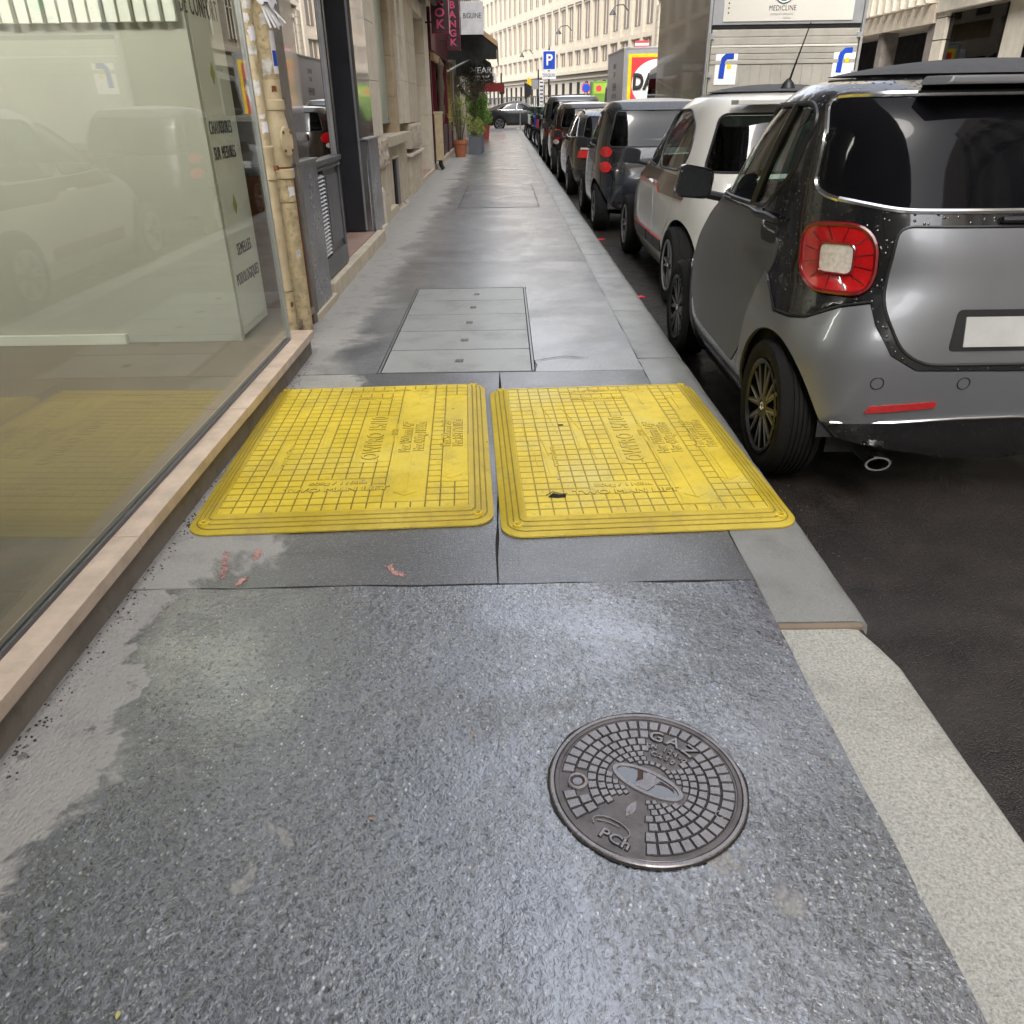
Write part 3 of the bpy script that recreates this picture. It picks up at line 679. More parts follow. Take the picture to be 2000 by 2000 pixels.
# ================================================================== LEFT: ORTHOPAEDIC SHOP
shop = thing('shoe_shop', 'glass-fronted shop with a pink marble sill and beige partition inside', 'shop', (-1.3, 2, 0))
def ch(o, p): o.parent = p; o.matrix_parent_inverse = Matrix.Translation(p.location).inverted() if not p.rotation_euler.z else p.matrix_basis.inverted(); return o
def CB(name, mat, p, *a, bevel=0.): return ch(MB().box(*a).build(name, mat, bevel=bevel), p)
js = [-3.0, -1.6, -.2, 1.02, 2.22, 3.43, 4.86]
for i in range(len(js) - 1):
    CB('sill_slab', M['marble'], shop, -1.375, -1.232 + .002 * (i % 2), js[i] + .002, js[i + 1] - .002, .108, .152 + .001 * (i % 2), bevel=.004)
CB('sill_wall', M['concrete'], shop, -1.40, -1.258, -3, 4.855, -.02, .106)
CB('window_bar', M['wood'], shop, -1.352, -1.318, -3, 4.62, .1535, .168)
CB('window_pane', M['shopglass'], shop, -1.336, -1.326, -3, 4.62, .168, 3.2)
CB('window_post', M['silver'], shop, -1.345, -1.318, 4.622, 4.645, .153, 3.2)
CB('partition', M['beige'], shop, -4.2, -1.645, 4.735, 4.78, .122, 3.2)
CB('skirting', M['palegreen'], shop, -4.2, -2.35, 4.70, 4.733, .122, .18)
CB('display_board', M['palegreen'], shop, -1.66, -1.64, 4.782, 5.30, .15, 3.2)
CB('side_wall', M['concrete'], shop, -4.2, -1.40, 5.66, 5.76, -.02, 3.3)
CB('back_wall', M['wood'], shop, -4.3, -4.2, -3, 5.66, -.02, 3.3)
CB('far_side_wall', M['wood'], shop, -4.3, -1.36, -3.1, -3.002, -.02, 3.3)
CB('shop_floor', M['woodfloor'], shop, -4.2, -1.402, -3, 5.65, .08, .12)
CB('shop_ceiling', M['inner'], shop, -4.2, -1.402, -3, 5.65, 3.2, 3.3)
for k in range(26):
    CB('curtain_pleat', M['palegreen'], shop, -3.6 + k * .075, -3.6 + k * .075 + .055, 4.66 + .012 * (k % 2), 4.70, 1.80, 2.6)
def tsh(s, y, z, size, sx): ch(text('shop_lettering', s, M['ink'], None, (-1.637, y, z), size, '+x', .0012, sx, bevel=0., sy=1.35, spacing=1.22), shop)
tsh('CHAUSSURES', 4.98, 1.302, .072, .78); tsh('SUR MESURES', 4.985, 1.170, .072, .74)
tsh('SEMELLES', 5.035, .635, .072, .78); tsh('PODOLOGIQUES', 5.025, .470, .072, .70); tsh('DE CONFORT', 4.96, 1.885, .105, .78)
for z in (1.575, .888):
    ch(MB().prism([(5.00, z - .055), (5.035, z), (5.00, z + .055), (4.965, z)], -1.639, -1.636, 'x').build('lime_diamond', M['lime']), shop)
CB('fill_light_face', emit('shop_fill_light', (1., .97, .93), 12.), shop, -4.1, -1.7, 2.302, 2.306, 2.80, 3.16)  # added unseen emitter, brightens the partition inside the shop
CB('fill_light_shield', M['inner'], shop, -4.12, -1.68, 2.22, 2.30, 2.76, 3.19)  # dark back hides the added emitter from wet asphalt reflections
CB('shop_counter', M['palegreen'], shop, -3.4, -3.0, 1.5, 3.6, .12, 1.0, bevel=.02)
# ---- building above the left shops (out of frame, shades the walk)
lb = thing('left_building', 'pale stone apartment building rising above the left-hand shops', 'building', (-3, 10, 0))
CB('upper_wall', M['dimstone'], lb, -4.3, -1.42, -3.1, 21.5, 4.05, 17.5); CB('lintel_band', M['dimstone'], lb, -1.50, -1.42, -3.1, 21.5, 3.31, 4.048)
CB('wing_wall', M['stone'], lb, -4.3, -1.72, 21.5, 56, 4.4, 17.5)
CB('string_course', M['dimstone'], lb, -1.418, -1.28, -3.1, 21.5, 3.4, 3.62)
wm = MB().box(0, .04, 0, 1.1, 0, 1.9).build('window', M['glassdark']); wm['x'] = 0; del wm['x']
ch(wm, lb); wm.location = (-1.43, -1.6, 4.4)
for fl in range(4):
    for k in range(24):
        if fl == 0 and k == 0: continue
        o = wm.copy(); COL.objects.link(o); yy = -1.6 + k * 2.4; o.location = (-1.43 if yy < 20 else -1.73, yy, 4.6 + fl * 3.1)
# wall behind shops
CB('rear_wing', M['dimstone'], lb, -6, -1.42, -60, -3.12, 0, 17.5); CB('ground_wall', M['stonedark'], lb, -4.3, -2.1, 5.77, 56, -.02, 4.39)
# ================================================================== PIPES
def scrap(t, r, z, a, sa, sz, mat, name):
    n = 22; q = [(0, 0)]; mb = MB(); ph_ = random.uniform(0, 9)
    for k in range(n):
        th = 2 * math.pi * k / n; c, s_ = math.cos(th), math.sin(th); e = max(abs(c), abs(s_)); j = (.78 + .35 * mnoise.noise((c * 2.2, s_ * 2.2, ph_)) + random.uniform(-.07, .07)) / e ** .8
        q.append((c * j * sa, s_ * j * sz))
    vs = [((r * 1.012 + (.0015 if k else 0)) * math.cos(R(a + u)), (r * 1.012 + (.0015 if k else 0)) * math.sin(R(a + u)), z + v) for k, (u, v) in enumerate(q)]
    mid = [((r * 1.014) * math.cos(R(a + u * .5)), (r * 1.014) * math.sin(R(a + u * .5)), z + v * .5) for u, v in q[1:]]
    mb.add(vs + mid, [(0, n + 1 + k, n + 1 + (k + 1) % n) for k in range(n)] + [(n + 1 + k, 1 + k, 1 + (k + 1) % n, n + 1 + (k + 1) % n) for k in range(n)]); return mb.build(name, mat, t, smooth=True)
def dpipe(x, y, r, label, fat):
    t = thing('drainpipe', label, 'drainpipe', (x, y, 0), group='cream drainpipes beside the shop window')
    if not fat:
        MB().lathe([(r, .0), (r, .375)], 28).build('pipe_foot', M['creamold'], t, smooth=True)
        MB().lathe([(r * .98, .381), (r * .98, 1.02)], 28).build('pipe', M['cream'], t, smooth=True)
        MB().lathe([(r * 1.0, 1.02), (r * 1.17, 1.025), (r * 1.2, 1.05), (r * 1.08, 1.065), (r * 1.08, 1.10), (r * 1.14, 1.12), (r * 1.1, 1.16), (r * 1.22, 1.175), (r * 1.22, 1.20), (r * .98, 1.205)], 28).build('socket', M['cream'], t, smooth=True)
        MB().lathe([(r * .97, 1.205), (r * .97, 1.75)], 28).build('pipe', M['cream'], t, smooth=True)
        MB().lathe([(r * .985, 1.75), (r * .99, 3.3)], 28).build('peeling_pipe', M['creamold'], t, smooth=True)
        MB().box(r * .7, r * 1.5, -.02, .02, 1.075, 1.10).build('clamp', M['rust'], t)
        for k, (z, a, sa, sz, mm) in enumerate(((1.30, -45, 38, .035, 'paper'), (1.36, -60, 30, .018, 'paperold'), (1.50, -70, 35, .05, 'paperold'), (1.60, -30, 25, .035, 'creamold'), (1.68, -60, 50, .03, 'paperold'), (1.76, -40, 40, .045, 'paper'), (1.83, -80, 40, .03, 'paperold'), (1.90, -50, 45, .035, 'paperold'), (1.98, -40, 40, .03, 'paper'), (2.05, -70, 35, .04, 'paperold'), (.30, -40, 18, .02, 'rust'))):
            scrap(t, r, z, a, sa, sz, M[mm], 'poster_scrap')
    else:
        MB().lathe([(r, 0), (r, .86)], 28).build('pipe_foot', M['creamold'], t, smooth=True)
        MB().lathe([(r * 1.02, .865), (r * 1.02, 1.0)], 28).build('pipe', M['creamold'], t, smooth=True)
        MB().lathe([(r * 1.0, 1.0), (r * 1.22, 1.005), (r * 1.25, 1.03), (r * 1.25, 1.055), (r * 1.1, 1.06)], 28).build('socket', M['cream'], t, smooth=True)
        MB().lathe([(r * 1.08, 1.06), (r * 1.08, 1.072)], 28).build('rust_band', M['rust'], t, smooth=True)
        MB().lathe([(r * 1.1, 1.072), (r * 1.22, 1.11), (r * 1.3, 1.17), (r * 1.3, 1.26), (r * 1.15, 1.32), (r, 1.36), (r, 1.385), (r * 1.17, 1.39), (r * 1.17, 1.44), (r * .98, 1.445), (r * .98, 1.55)], 28).build('access_body', M['cream'], t, smooth=True)
        d = MB(); d.lathe([(.0, .088), (.058, .088), (.064, .082), (.064, .070), (.052, .066), (.05, .03)], 28, axis='x'); o = d.build('access_door', M['cream'], t, smooth=True); o.location = (0, -.006, 1.215); o.rotation_euler = (0, 0, R(-38)); o.scale = (1, .72, 1.35)
        for k in range(4):
            a = R(45 + 90 * k); b_ = MB().lathe([(.0, .014), (.006, .012), (.007, 0)], 10, axis='x').build('bolt', M['rust'], o); b_.location = (.086, .053 * math.cos(a), .053 * math.sin(a))
        MB().lathe([(r * .97, 1.55), (r * .97, 3.3)], 28).build('peeling_pipe', M['creamold'], t, smooth=True)
        for k, (z0, z1, a0, a1, mm) in enumerate(((.9, .98, -60, 0, 'paper'), (1.58, 1.80, -45, 25, 'paper'), (1.62, 1.70, -40, 15, 'signblue'), (1.78, 1.84, -90, -30, 'paperold'))[1:3]):
            rr = r * (1.015 if k != 1 else 1.035)
            MB().lathe([(rr, z0), (rr, z1)], 8, a0=R(a0), a1=R(a1)).build('sticker', M[mm], t)
        for z, a, sa, sz, mm in ((.93, -35, 30, .035, 'paper'), (1.62, -85, 35, .05, 'paperold'), (1.74, -70, 30, .04, 'creamold'), (1.86, -50, 45, .04, 'paperold'), (1.5, -60, 20, .02, 'rust'), (.55, -50, 20, .03, 'paperold')):
            scrap(t, r * (1.02 if z < 1 else 1.0), z, a, sa, sz, M[mm], 'poster_scrap')
    return t
dpipe(-1.392, 4.95, .040, 'thinner cream drainpipe with peeling paint at the glass corner', False)
dpipe(-1.405, 5.33, .055, 'thicker cream drainpipe with a bolted round access door', True)
# flyers taped round the fat pipe
fl = thing('flyer_bundle', 'white tear-off flyers taped round the thicker drainpipe, hanging loose', 'flyer', (-1.405, 5.33, 0))
for i, (z0, z1, a0, a1, r) in enumerate(((1.94, 2.75, -115, -25, .060), (1.92, 2.4, -60, 20, .064))):
    A = MB(); vs = []; k = 8; rows = 9
    for a in range(rows):
        z = z0 + (z1 - z0) * a / (rows - 1)
        for b in range(k):
            t = R(a0 + (a1 - a0) * b / (k - 1)); q = r + .006 * math.sin(a * 1.7 + b + i) + (.03 * (1 - a / rows) ** 3)
            vs.append((q * math.cos(t), q * math.sin(t), z + .02 * math.sin(b * 1.3 + i) * (a == 0)))
    A.add(vs, [(a * k + b, a * k + b + 1, (a + 1) * k + b + 1, (a + 1) * k + b) for a in range(rows - 1) for b in range(k - 1)]); A.build('flyer', M['paper'], fl, smooth=True)
for k in range(9):
    A = MB(); a = R(-70 + k * 9); A.box(-.006, .006, -.0005, .0005, -.13, 0); o = A.build('tear_off_strip', M['paper'], fl); o.location = (.068 * math.cos(a), .068 * math.sin(a), 1.93); o.rotation_euler = (R(-14 + 5 * (k % 4)), R(-16 - 7 * (k % 5)), a + 1.57)
for k in range(16):
    A = MB(); a0_, a1_ = R(-100), R(-100 + random.uniform(25, 60)); A.lathe([(.0665, 0), (.0665, .006)], 6, a0=a0_, a1=a1_); o = A.build('print_line', M['ink'], fl); o.location = (0, 0, 2.02 + k * .045)
# ================================================================== PILASTER 1 + SHOPFRONT 2
pl = thing('stone_pilaster', 'grey stone pilaster with a glossy upper panel, right of the drainpipes', 'pilaster', (-1.5, 5.95, 0))
CB('pilaster_base', M['greystone'], pl, -2.1, -1.405, 5.64, 6.30, .0, 1.055, bevel=.006)
CB('base_step', M['stone'], pl, -2.1, -1.385, 5.70, 6.42, -.01, .055, bevel=.008)
CB('base_cap', M['greystone'], pl, -2.1, -1.395, 5.635, 6.305, 1.057, 1.072, bevel=.003)
CB('glossy_panel', M['mirrorstone'], pl, -2.1, -1.44, 5.77, 6.26, 1.074, 3.30)
CB('rusty_edge', M['rust'], pl, -2.1, -1.412, 5.615, 5.638, .0, 1.0)
sf = thing('grey_shopfront', 'dark grey joinery shopfront with a louvred panel, window and recessed door', 'shopfront', (-1.5, 7.5, 0))
ys0, ys1 = 6.305, 7.40
CB('plinth_board', M['wood'], sf, -1.62, -1.455, ys0, ys1, .14, .30, bevel=.004)
CB('panel_back', M['wood'], sf, -1.62, -1.475, ys0, ys1, .30, .97)
CB('sill_moulding', M['wood'], sf, -1.62, -1.43, ys0, ys1 + .02, 1.0, 1.035, bevel=.008)
CB('moulding', M['wood'], sf, -1.62, -1.445, ys0, ys1 + .01, .955, .975, bevel=.005)
CB('rail', M['wood'], sf, -1.62, -1.455, ys0, ys1, .975, 1.0)
CB('stile', M['wood'], sf, -1.474, -1.455, ys0, ys0 + .05, .302, .953, bevel=.003)
CB('stile', M['wood'], sf, -1.474, -1.455, 6.72, 6.78, .302, .953, bevel=.003)
CB('stile', M['wood'], sf, -1.474, -1.455, ys1 - .06, ys1, .302, .953, bevel=.003)
CB('raised_panel', M['wood'], sf, -1.474, -1.460, 6.83, ys1 - .11, .36, .90, bevel=.006)
CB('louvre_void', M['void'], sf, -1.4748, -1.473, ys0 + .06, 6.715, .31, .95)
for k in range(21):
    o = MB().box(-.016, .016, 0, .355, -.003, .003).build('louvre_slat', M['silver']); ch(o, sf); o.location = (-1.462, ys0 + .055, .335 + k * .029); o.rotation_euler = (0, R(38), 0)
CB('window_frame', M['silver'], sf, -1.50, -1.46, ys1 - .035, ys1 - .012, 1.037, 3.2)
CB('window_frame', M['wooddoor'], sf, -1.52, -1.45, ys1 - .010, ys1 + .045, 1.037, 3.2)
CB('window_frame', M['wood'], sf, -1.52, -1.46, ys0, ys0 + .03, 1.037, 3.2)
sm = glass('mirror_shop_glass', (.10, .10, .09), 1.2, .38)
CB('window_pane', sm, sf, -1.49, -1.482, ys0 + .031, ys1 - .036, 1.037, 3.2)
CB('window_backing', M['inner'], sf, -2.09, -1.9, ys0, ys1, .97, 3.2)
CB('recess_side', M['wooddoor'], sf, -1.90, -1.50, ys1 + .046, ys1 + .07, .14, 3.2)
CB('door_leaf', M['wooddoor'], sf, -1.86, -1.80, ys1 + .10, 9.30, .145, 3.2)
for y0, y1 in ((7.62, 8.32), (8.55, 9.15)):
    for z0, z1 in ((.28, .84), (.95, 3.0)):
        CB('door_panel', M['wooddoor'], sf, -1.80, -1.788, y0, y1, z0, z1, bevel=.006)
CB('door_stile', M['wooddoor'], sf, -1.80, -1.775, 8.40, 8.47, .145, 3.2, bevel=.006)
CB('door_jamb', M['wooddoor'], sf, -1.86, -1.60, 9.301, 9.36, .145, 3.2)
CB('door_jamb', M['silver'], sf, -1.60, -1.585, 9.318, 9.352, .145, 3.2)
CB('head_board', M['wooddoor'], sf, -2.0, -1.46, ys0, 9.36, 3.2, 3.30)
st = thing('door_step', 'long stone doorstep with a pinkish tread under the charcoal door', 'step', (-1.5, 7.9, 0))
CB('step_edge', M['stone'], st, -1.50, -1.405, 6.44, 7.9, -.02, .125, bevel=.010)
CB('step_edge', M['stone'], st, -1.50, -1.412, 7.906, 9.50, -.02, .123, bevel=.010)
CB('step_tread', M['pinkstep'], st, -2.09, -1.503, 6.44, 9.34, -.02, .128)
p2 = thing('stone_pilaster', 'weathered grey stone pilaster between the charcoal door and bossed masonry', 'pilaster', (-1.6, 9.9, 0))
CB('pilaster_base', M['greystone'], p2, -2.1, -1.515, 9.50, 10.24, .0, 1.07, bevel=.006)
CB('base_side', M['mirrorstone'], p2, -2.1, -1.53, 9.365, 9.498, .128, 1.06)
CB('base_cap', M['silver'], p2, -2.1, -1.505, 9.37, 10.245, 1.072, 1.088, bevel=.003)
CB('glossy_panel', M['mirrorstone'], p2, -2.1, -1.555, 9.365, 10.22, 1.09, 3.30)
CB('base_foot', M['stonepale'], p2, -2.1, -1.485, 10.0, 10.30, -.01, .09, bevel=.008)
# ================================================================== STONE FACADE
fc = thing('stone_facade', 'carved limestone ground floor with frosted windows and rough bosses', 'building facade', (-1.7, 15, 0))
def courses(name, x, y0, y1, z0, z1, hgt, mat, xb=-2.1):
    z = z0
    while z < z1 - .02:
        zz = min(z + hgt, z1); CB(name, mat, fc, xb, x, y0, y1, z + .0025, zz - .0025, bevel=.004); z = zz
courses('stone_block', -1.59, 10.28, 11.42, -.02, .68, .35, M['stone'])
ro = MB()
def rough_block(x, y0, y1, z0, z1, amp=.028):
    nu, nv = 18, 12; vs = []
    for j in range(nv + 1):
        for i in range(nu + 1):
            y = y0 + (y1 - y0) * i / nu; z = z0 + (z1 - z0) * j / nv
            e = min(i, nu - i, j, nv - j); q = 0 if e == 0 else amp * (.6 + .9 * mnoise.noise((y * 14, z * 14, x)))
            vs.append((x + q, y, z))
    fs = [(j * (nu + 1) + i, j * (nu + 1) + i + 1, (j + 1) * (nu + 1) + i + 1, (j + 1) * (nu + 1) + i) for j in range(nv) for i in range(nu)]
    A = MB(); A.add(vs, fs); return A
for (x, y0, y1, z0, z1) in ((-1.555, 10.42, 11.32, .70, 1.04), (-1.60, 14.75, 16.6, .74, 1.12)):
    CB('boss_block', M['stone'], fc, -2.1, x, y0, y1, z0, z1)
    o = rough_block(x + .001, y0, y1, z0, z1).build('boss_face', M['rough'], smooth=False); ch(o, fc)
courses('stone_block', -1.60, 10.40, 11.36, 1.06, 4.39, .62, M['stonepale'])
CB('moulding_strip', M['rust'], fc, -2.1, -1.66, 11.42, 11.50, 1.2, 4.39)
CB('window_reveal', M['stonedark'], fc, -2.1, -1.70, 11.50, 11.62, .98, 4.39)
CB('window_pane', M['frost'], fc, -1.86, -1.80, 11.62, 13.55, 1.20, 4.39)
CB('pane_frame', M['silver'], fc, -1.80, -1.785, 11.62, 13.55, 1.17, 1.20)
courses('reveal_block', -1.70, 13.56, 14.05, .98, 4.39, .55, M['stonedark'])
CB('window_sill', M['stone'], fc, -2.1, -1.555, 11.70, 14.28, .90, 1.03, bevel=.012)
CB('apron_wall', M['stone'], fc, -2.1, -1.68, 11.42, 14.6, .0, .895)
CB('base_moulding', M['stone'], fc, -2.1, -1.60, 11.42, 12.35, -.01, .10, bevel=.01)
CB('vent_void', M['void'], fc, -1.681, -1.674, 12.62, 13.18, .02, .70)
CB('vent_leaf', M['wood'], fc, -1.672, -1.655, 12.86, 13.16, .03, .69)
CB('vent_leaf', M['void'], fc, -1.672, -1.66, 12.64, 12.82, .03, .66)
CB('vent_lintel', M['stonepale'], fc, -1.679, -1.65, 12.58, 13.22, .70, .735)
courses('pilaster_block', -1.63, 14.62, 16.75, -.02, .62, .32, M['stone'])
CB('pilaster_cap', M['stonepale'], fc, -2.1, -1.58, 14.58, 16.8, .62, .665, bevel=.008)
courses('pilaster_block', -1.66, 14.1, 14.45, 1.14, 4.39, .62, M['stonepale']); courses('pilaster_block', -1.62, 14.46, 14.95, 1.14, 4.39, .62, M['stonepale']); courses('pilaster_block', -1.66, 14.96, 16.9, 1.14, 4.39, .62, M['stone'])
courses('recess_block', -1.93, 16.95, 19.4, .0, 4.39, .72, M['stonedark'])
CB('recess_step', M['pinkstep'], fc, -1.93, -1.70, 16.95, 19.5, -.01, .10, bevel=.01)
CB('threshold', M['stone'], fc, -1.72, -1.66, 16.9, 20.0, -.01, .085, bevel=.01)
courses('pier_block', -1.70, 19.45, 20.5, .0, 4.39, .6, M['stonepale'])
CB('recess_arch', M['stonepale'], fc, -1.95, -1.72, 16.95, 19.4, 3.05, 3.30)
dr = thing('door_post', 'stubby pale post fixed to the wall below the first rough boss', 'wall post', (-1.57, 10.55, 0))
A = MB(); A.prism([(-.04, -.05), (.04, -.05), (.04, .05), (-.04, .05)], .0, .44); A.prism([(-.04, -.05), (.04, -.05), (.04, .05), (-.04, .05)], .44, .49, taper=.45); A.build('post', M['stonepale'], dr, bevel=.004)
tag(scatter('rubble', M['rough'], [(random.gauss(-1.63, .02), random.gauss(13.1, .25), .0) for _ in range(90)], .01, .05, 'heap of crumbled stone below the basement vent', 'rubble', flat=.9), kind='stuff')
bp = thing('boxed_downpipe', 'cream boxed rainwater pipe standing at the shop corner', 'downpipe', (-1.56, 20.6, 0))
MB().box(-.09, .09, -.10, .10, .22, 1.22).build('pipe_casing', M['cream'], bp, bevel=.01); MB().box(-.11, .11, -.12, .12, 1.22, 1.27).build('casing_cap', M['cream'], bp, bevel=.008)
MB().box(-.095, .095, -.105, .105, .50, .52).build('casing_band', M['creamold'], bp); MB().tube([(0, 0, .22), (0, 0, .12), (.06, -.02, .02)], .05, 12).build('pipe_shoe', M['irondark'], bp, smooth=True)
# ================================================================== RESTAURANT SHOPFRONT
rs = thing('restaurant_front', 'dark red timber restaurant front with glass and carved ornament', 'shopfront', (-1.8, 25, 0))
CB('stall_riser', M['stone'], rs, -2.1, -1.66, 20.85, 29.5, -.02, .12, bevel=.01)
for y in (20.9, 22.2, 24.4, 26.4, 28.6): CB('frame_post', M['maroon'], rs, -1.95, -1.70, y, y + .10, .12, 3.3)
CB('fascia', M['maroon'], rs, -1.95, -1.66, 20.9, 29.4, 2.55, 3.4); CB('low_panel', M['wood'], rs, -1.95, -1.74, 21.0, 29.4, .12, .9)
for y0, y1 in ((21.01, 22.19), (22.31, 24.39), (24.51, 26.39), (26.51, 28.59)): CB('window_pane', M['glassdark'], rs, -1.86, -1.83, y0, y1, .9, 2.55)
A = MB()
for k in range(9): A.box(-1.70 + .0, -1.62, 20.95 + k * .22, 21.07 + k * .22, 2.34 + .03 * (k % 2), 2.50)
ch(A.build('carved_fringe', M['tan']), rs)
A = MB(); A.lathe([(.05, 0), (.10, .25), (.06, .5), (.11, .8), (.07, 1.1), (.12, 1.3), (.04, 1.45)], 12, c=(-1.62, 22.6, 1.0)); ch(A.build('carved_post', M['bark'], smooth=True), rs)
CB('yellow_panel', plain('ochre_panel', (.52, .36, .12), .7, var=.4, nsc=18.), rs, -1.80, -1.70, 28.2, 28.9, .9, 2.9)
def vsign(label, x0, x1, y, z0, z1, letters, size, face):
    t = thing('blade_sign', label, 'sign', ((x0 + x1) / 2, y, 0), group='tall magenta restaurant signs')
    w_ = (x1 - x0) / 2
    MB().box(-w_, w_, -.07, .07, z0, z1).build('sign_case', M['maroon'], t, bevel=.006)
    MB().box(-w_ + .035, w_ - .035, -.075, -.0705, z0 + .04, z1 - .04).build('sign_face', face, t)
    MB().box(w_ + .001, w_ + .012, -.075, .075, z0, z1).build('sign_edge', M['chrome'], t)
    zz = z0 + .11 + size * .25
    for c in reversed(letters): text('letter', c, M['pink'], t, (0, -.078, zz), size, '-y', .003, 1.2, bevel=.006); zz += size * .95
    for z in (z0 + .2, z1 - .2): MB().box(-w_ - .28, -w_, -.015, .015, z, z + .03).build('bracket', M['black'], t)
    return t
vsign('nearer tall dark sign with magenta letters, above the cream boxed pipe', -1.56, -1.175, 20.0, 2.80, 4.55, 'BANGKOK', .225, M['signblack'])
vsign('farther tall dark sign with magenta letters, touching the pale square sign', -1.49, -1.13, 24.0, 2.70, 3.95, 'BANGK', .22, M['signblack'])
bs = thing('hanging_sign', 'pale square hanging sign with thin grey capitals above the black awning', 'sign', (-.88, 26.5, 0))
MB().box(-.33, .33, -.03, .03, 3.22, 4.04).build('sign_panel', M['whitecan'], bs, bevel=.005); text('sign_lettering', 'BIGUINE', M['ink'], bs, (0, -.034, 3.68), .14, '-y', .002, 1.0, sy=1.35)
MB().tube([(-.9, 0, 4.09), (.36, 0, 4.09)], .015, 8).build('bracket', M['black'], bs)
# awnings
def awning(label, y0, y1, xw, zw, xo, zo, val, m1, m2, edge=None, words=None):
    t = thing('awning', label, 'awning', (xw, y0, 0)); d = y1 - y0
    A = MB(); A.prism([(0, zw), (xo - xw, zo), (xo - xw, zo - .03), (0, zw - .03)], 0, d, 'y'); A.build('canopy', m1, t)
    A = MB(); A.box(xo - xw - .012, xo - xw + .012, 0, d, zo - val, zo - .032); A.build('valance', m2, t)
    A = MB(); A.prism([(0, zw - .03), (xo - xw - .02, zo - .035), (xo - xw - .02, zo - val * .9), (0, zo - val * .9)], .0, .012, 'y'); A.build('side_wing', m2, t)
    if edge: A = MB(); A.prism([(0, zw + .02), (xo - xw, zo + .02), (xo - xw, zo - .12), (0, zw - .12)], -.03, -.002, 'y'); A.build('side_trim', edge, t)
    A = MB(); A.tube([(0, .1, zo - .75), (xo - xw - .05, .1, zo - .05)], .02, 8); A.tube([(0, .25, zo - .75), (xo - xw - .05, .25, zo - .05)], .02, 8); A.build('support_arm', M['white'], t)
    if words: text('awning_lettering', words, M['white'], t, ((xo - xw) * .72, -.006, zo - val * .55), .28, '-y', .002, 1.1)
    return t
awning('black awning with a tan side trim above the plant pots', 27.0, 30.8, -1.72, 4.15, -.16, 3.06, .5, M['awning'], M['awning'], M['tan'])
awning('dark awning lettered in white beyond the tan-trimmed one', 32.5, 36.5, -1.72, 3.5, -.45, 2.75, .45, M['awning'], M['awning'], None, 'NEAR')
awning('white canopy far along the left shops', 40.5, 44.0, -1.72, 3.35, -.35, 2.62, .30, M['whitecan'], M['whitecan'])
awning('dark red awning at the street corner', 46.0, 51.5, -1.72, 2.75, .05, 2.30, .34, M['redcan'], M['redcan'])
fs_ = thing('corner_shops', 'row of small dark shopfronts beyond the potted plants', 'shopfront', (-1.8, 42, 0))
for k, y in enumerate((29.6, 34.0, 38.2, 42.6, 47.2, 51.6)):
    CB('shop_pier', M['stone' if k % 2 else 'stonepale'], fs_, -2.1, -1.70, y, y + .55, 0, 4.39)
    CB('shop_window', M['glassdark'], fs_, -1.95, -1.90, y + .56, y + 3.7, .55, 3.0); CB('shop_riser', M['maroon' if k == 4 else 'wood'], fs_, -2.0, -1.80, y + .56, y + 3.7, 0, .55); CB('shop_fascia', M['wood' if k % 2 else 'stonepale'], fs_, -2.05, -1.76, y + .56, y + 3.7, 3.0, 3.7)
# ================================================================== PLANTS
def leaves(n, cen, rad, s, droop=0., flat=1., seed=0):
    rg = random.Random(seed); mb = MB()
    cl = [(rg.gauss(0, .42), rg.gauss(0, .42), rg.gauss(0, .42)) for _ in range(26)]
    for _ in range(n):
        c = rg.choice(cl); p = [c[i] + rg.gauss(0, .17) for i in range(3)]; L_ = math.sqrt(sum(q * q for q in p))
        if L_ > 1.02: p = [q / L_ * rg.uniform(.8, 1.05) for q in p]
        x, y, z = cen[0] + p[0] * rad[0], cen[1] + p[1] * rad[1], cen[2] + p[2] * rad[2]
        a, b = rg.uniform(0, 6.28), rg.uniform(-1, 1); u = Vector((math.cos(a) * math.cos(b), math.sin(a) * math.cos(b), math.sin(b) - droop)).normalized()
        v = u.cross(Vector((rg.uniform(-1, 1), rg.uniform(-1, 1), rg.uniform(-1, 1)))).normalized(); q = s * rg.uniform(.6, 1.3)
        P_ = Vector((x, y, z)); mb.add([P_ - u * q, P_ + v * q * .32, P_ + u * q, P_ - v * q * .32], [(0, 1, 2, 3)])
    return mb
def stems(n, cen, r0, r1, h0, h1, seed=0, rad=.008):
    rg = random.Random(seed); mb = MB()
    for _ in range(n):
        a = rg.uniform(0, 6.28); b = a + rg.uniform(-.5, .5); q = rg.uniform(.3, 1)
        mb.tube([(cen[0] + r0 * q * math.cos(a), cen[1] + r0 * q * math.sin(a), h0), (cen[0] + (r0 + r1) / 2 * q * math.cos(b), cen[1] + (r0 + r1) / 2 * q * math.sin(b), (h0 + h1) / 2), (cen[0] + r1 * q * math.cos(b), cen[1] + r1 * q * math.sin(b), h1 * rg.uniform(.85, 1))], [rad, rad * .8, rad * .4], 5)
    return mb
def foliage(o): return tag(o, kind='stuff')
t = thing('potted_shrub', 'sparse shrub with thin upright stems in a terracotta pot', 'potted plant', (-1.33, 25.7, 0))
MB().lathe([(.0, 0), (.15, 0), (.20, .36), (.225, .365), (.23, .47), (.205, .47), (.19, .42), (0, .42)], 28).build('pot', M['terra'], t, smooth=True)
stems(16, (0, 0), .08, .34, .42, 1.45, 3).build('stem', M['bark'], t); foliage(leaves(900, (0, 0, 1.15), (.34, .34, .55), .035, seed=5).build('foliage', M['leafylt'], t))
t = thing('olive_tree', 'clipped olive tree with a round grey-green crown behind the terracotta pot', 'tree', (-.92, 28.4, 0))
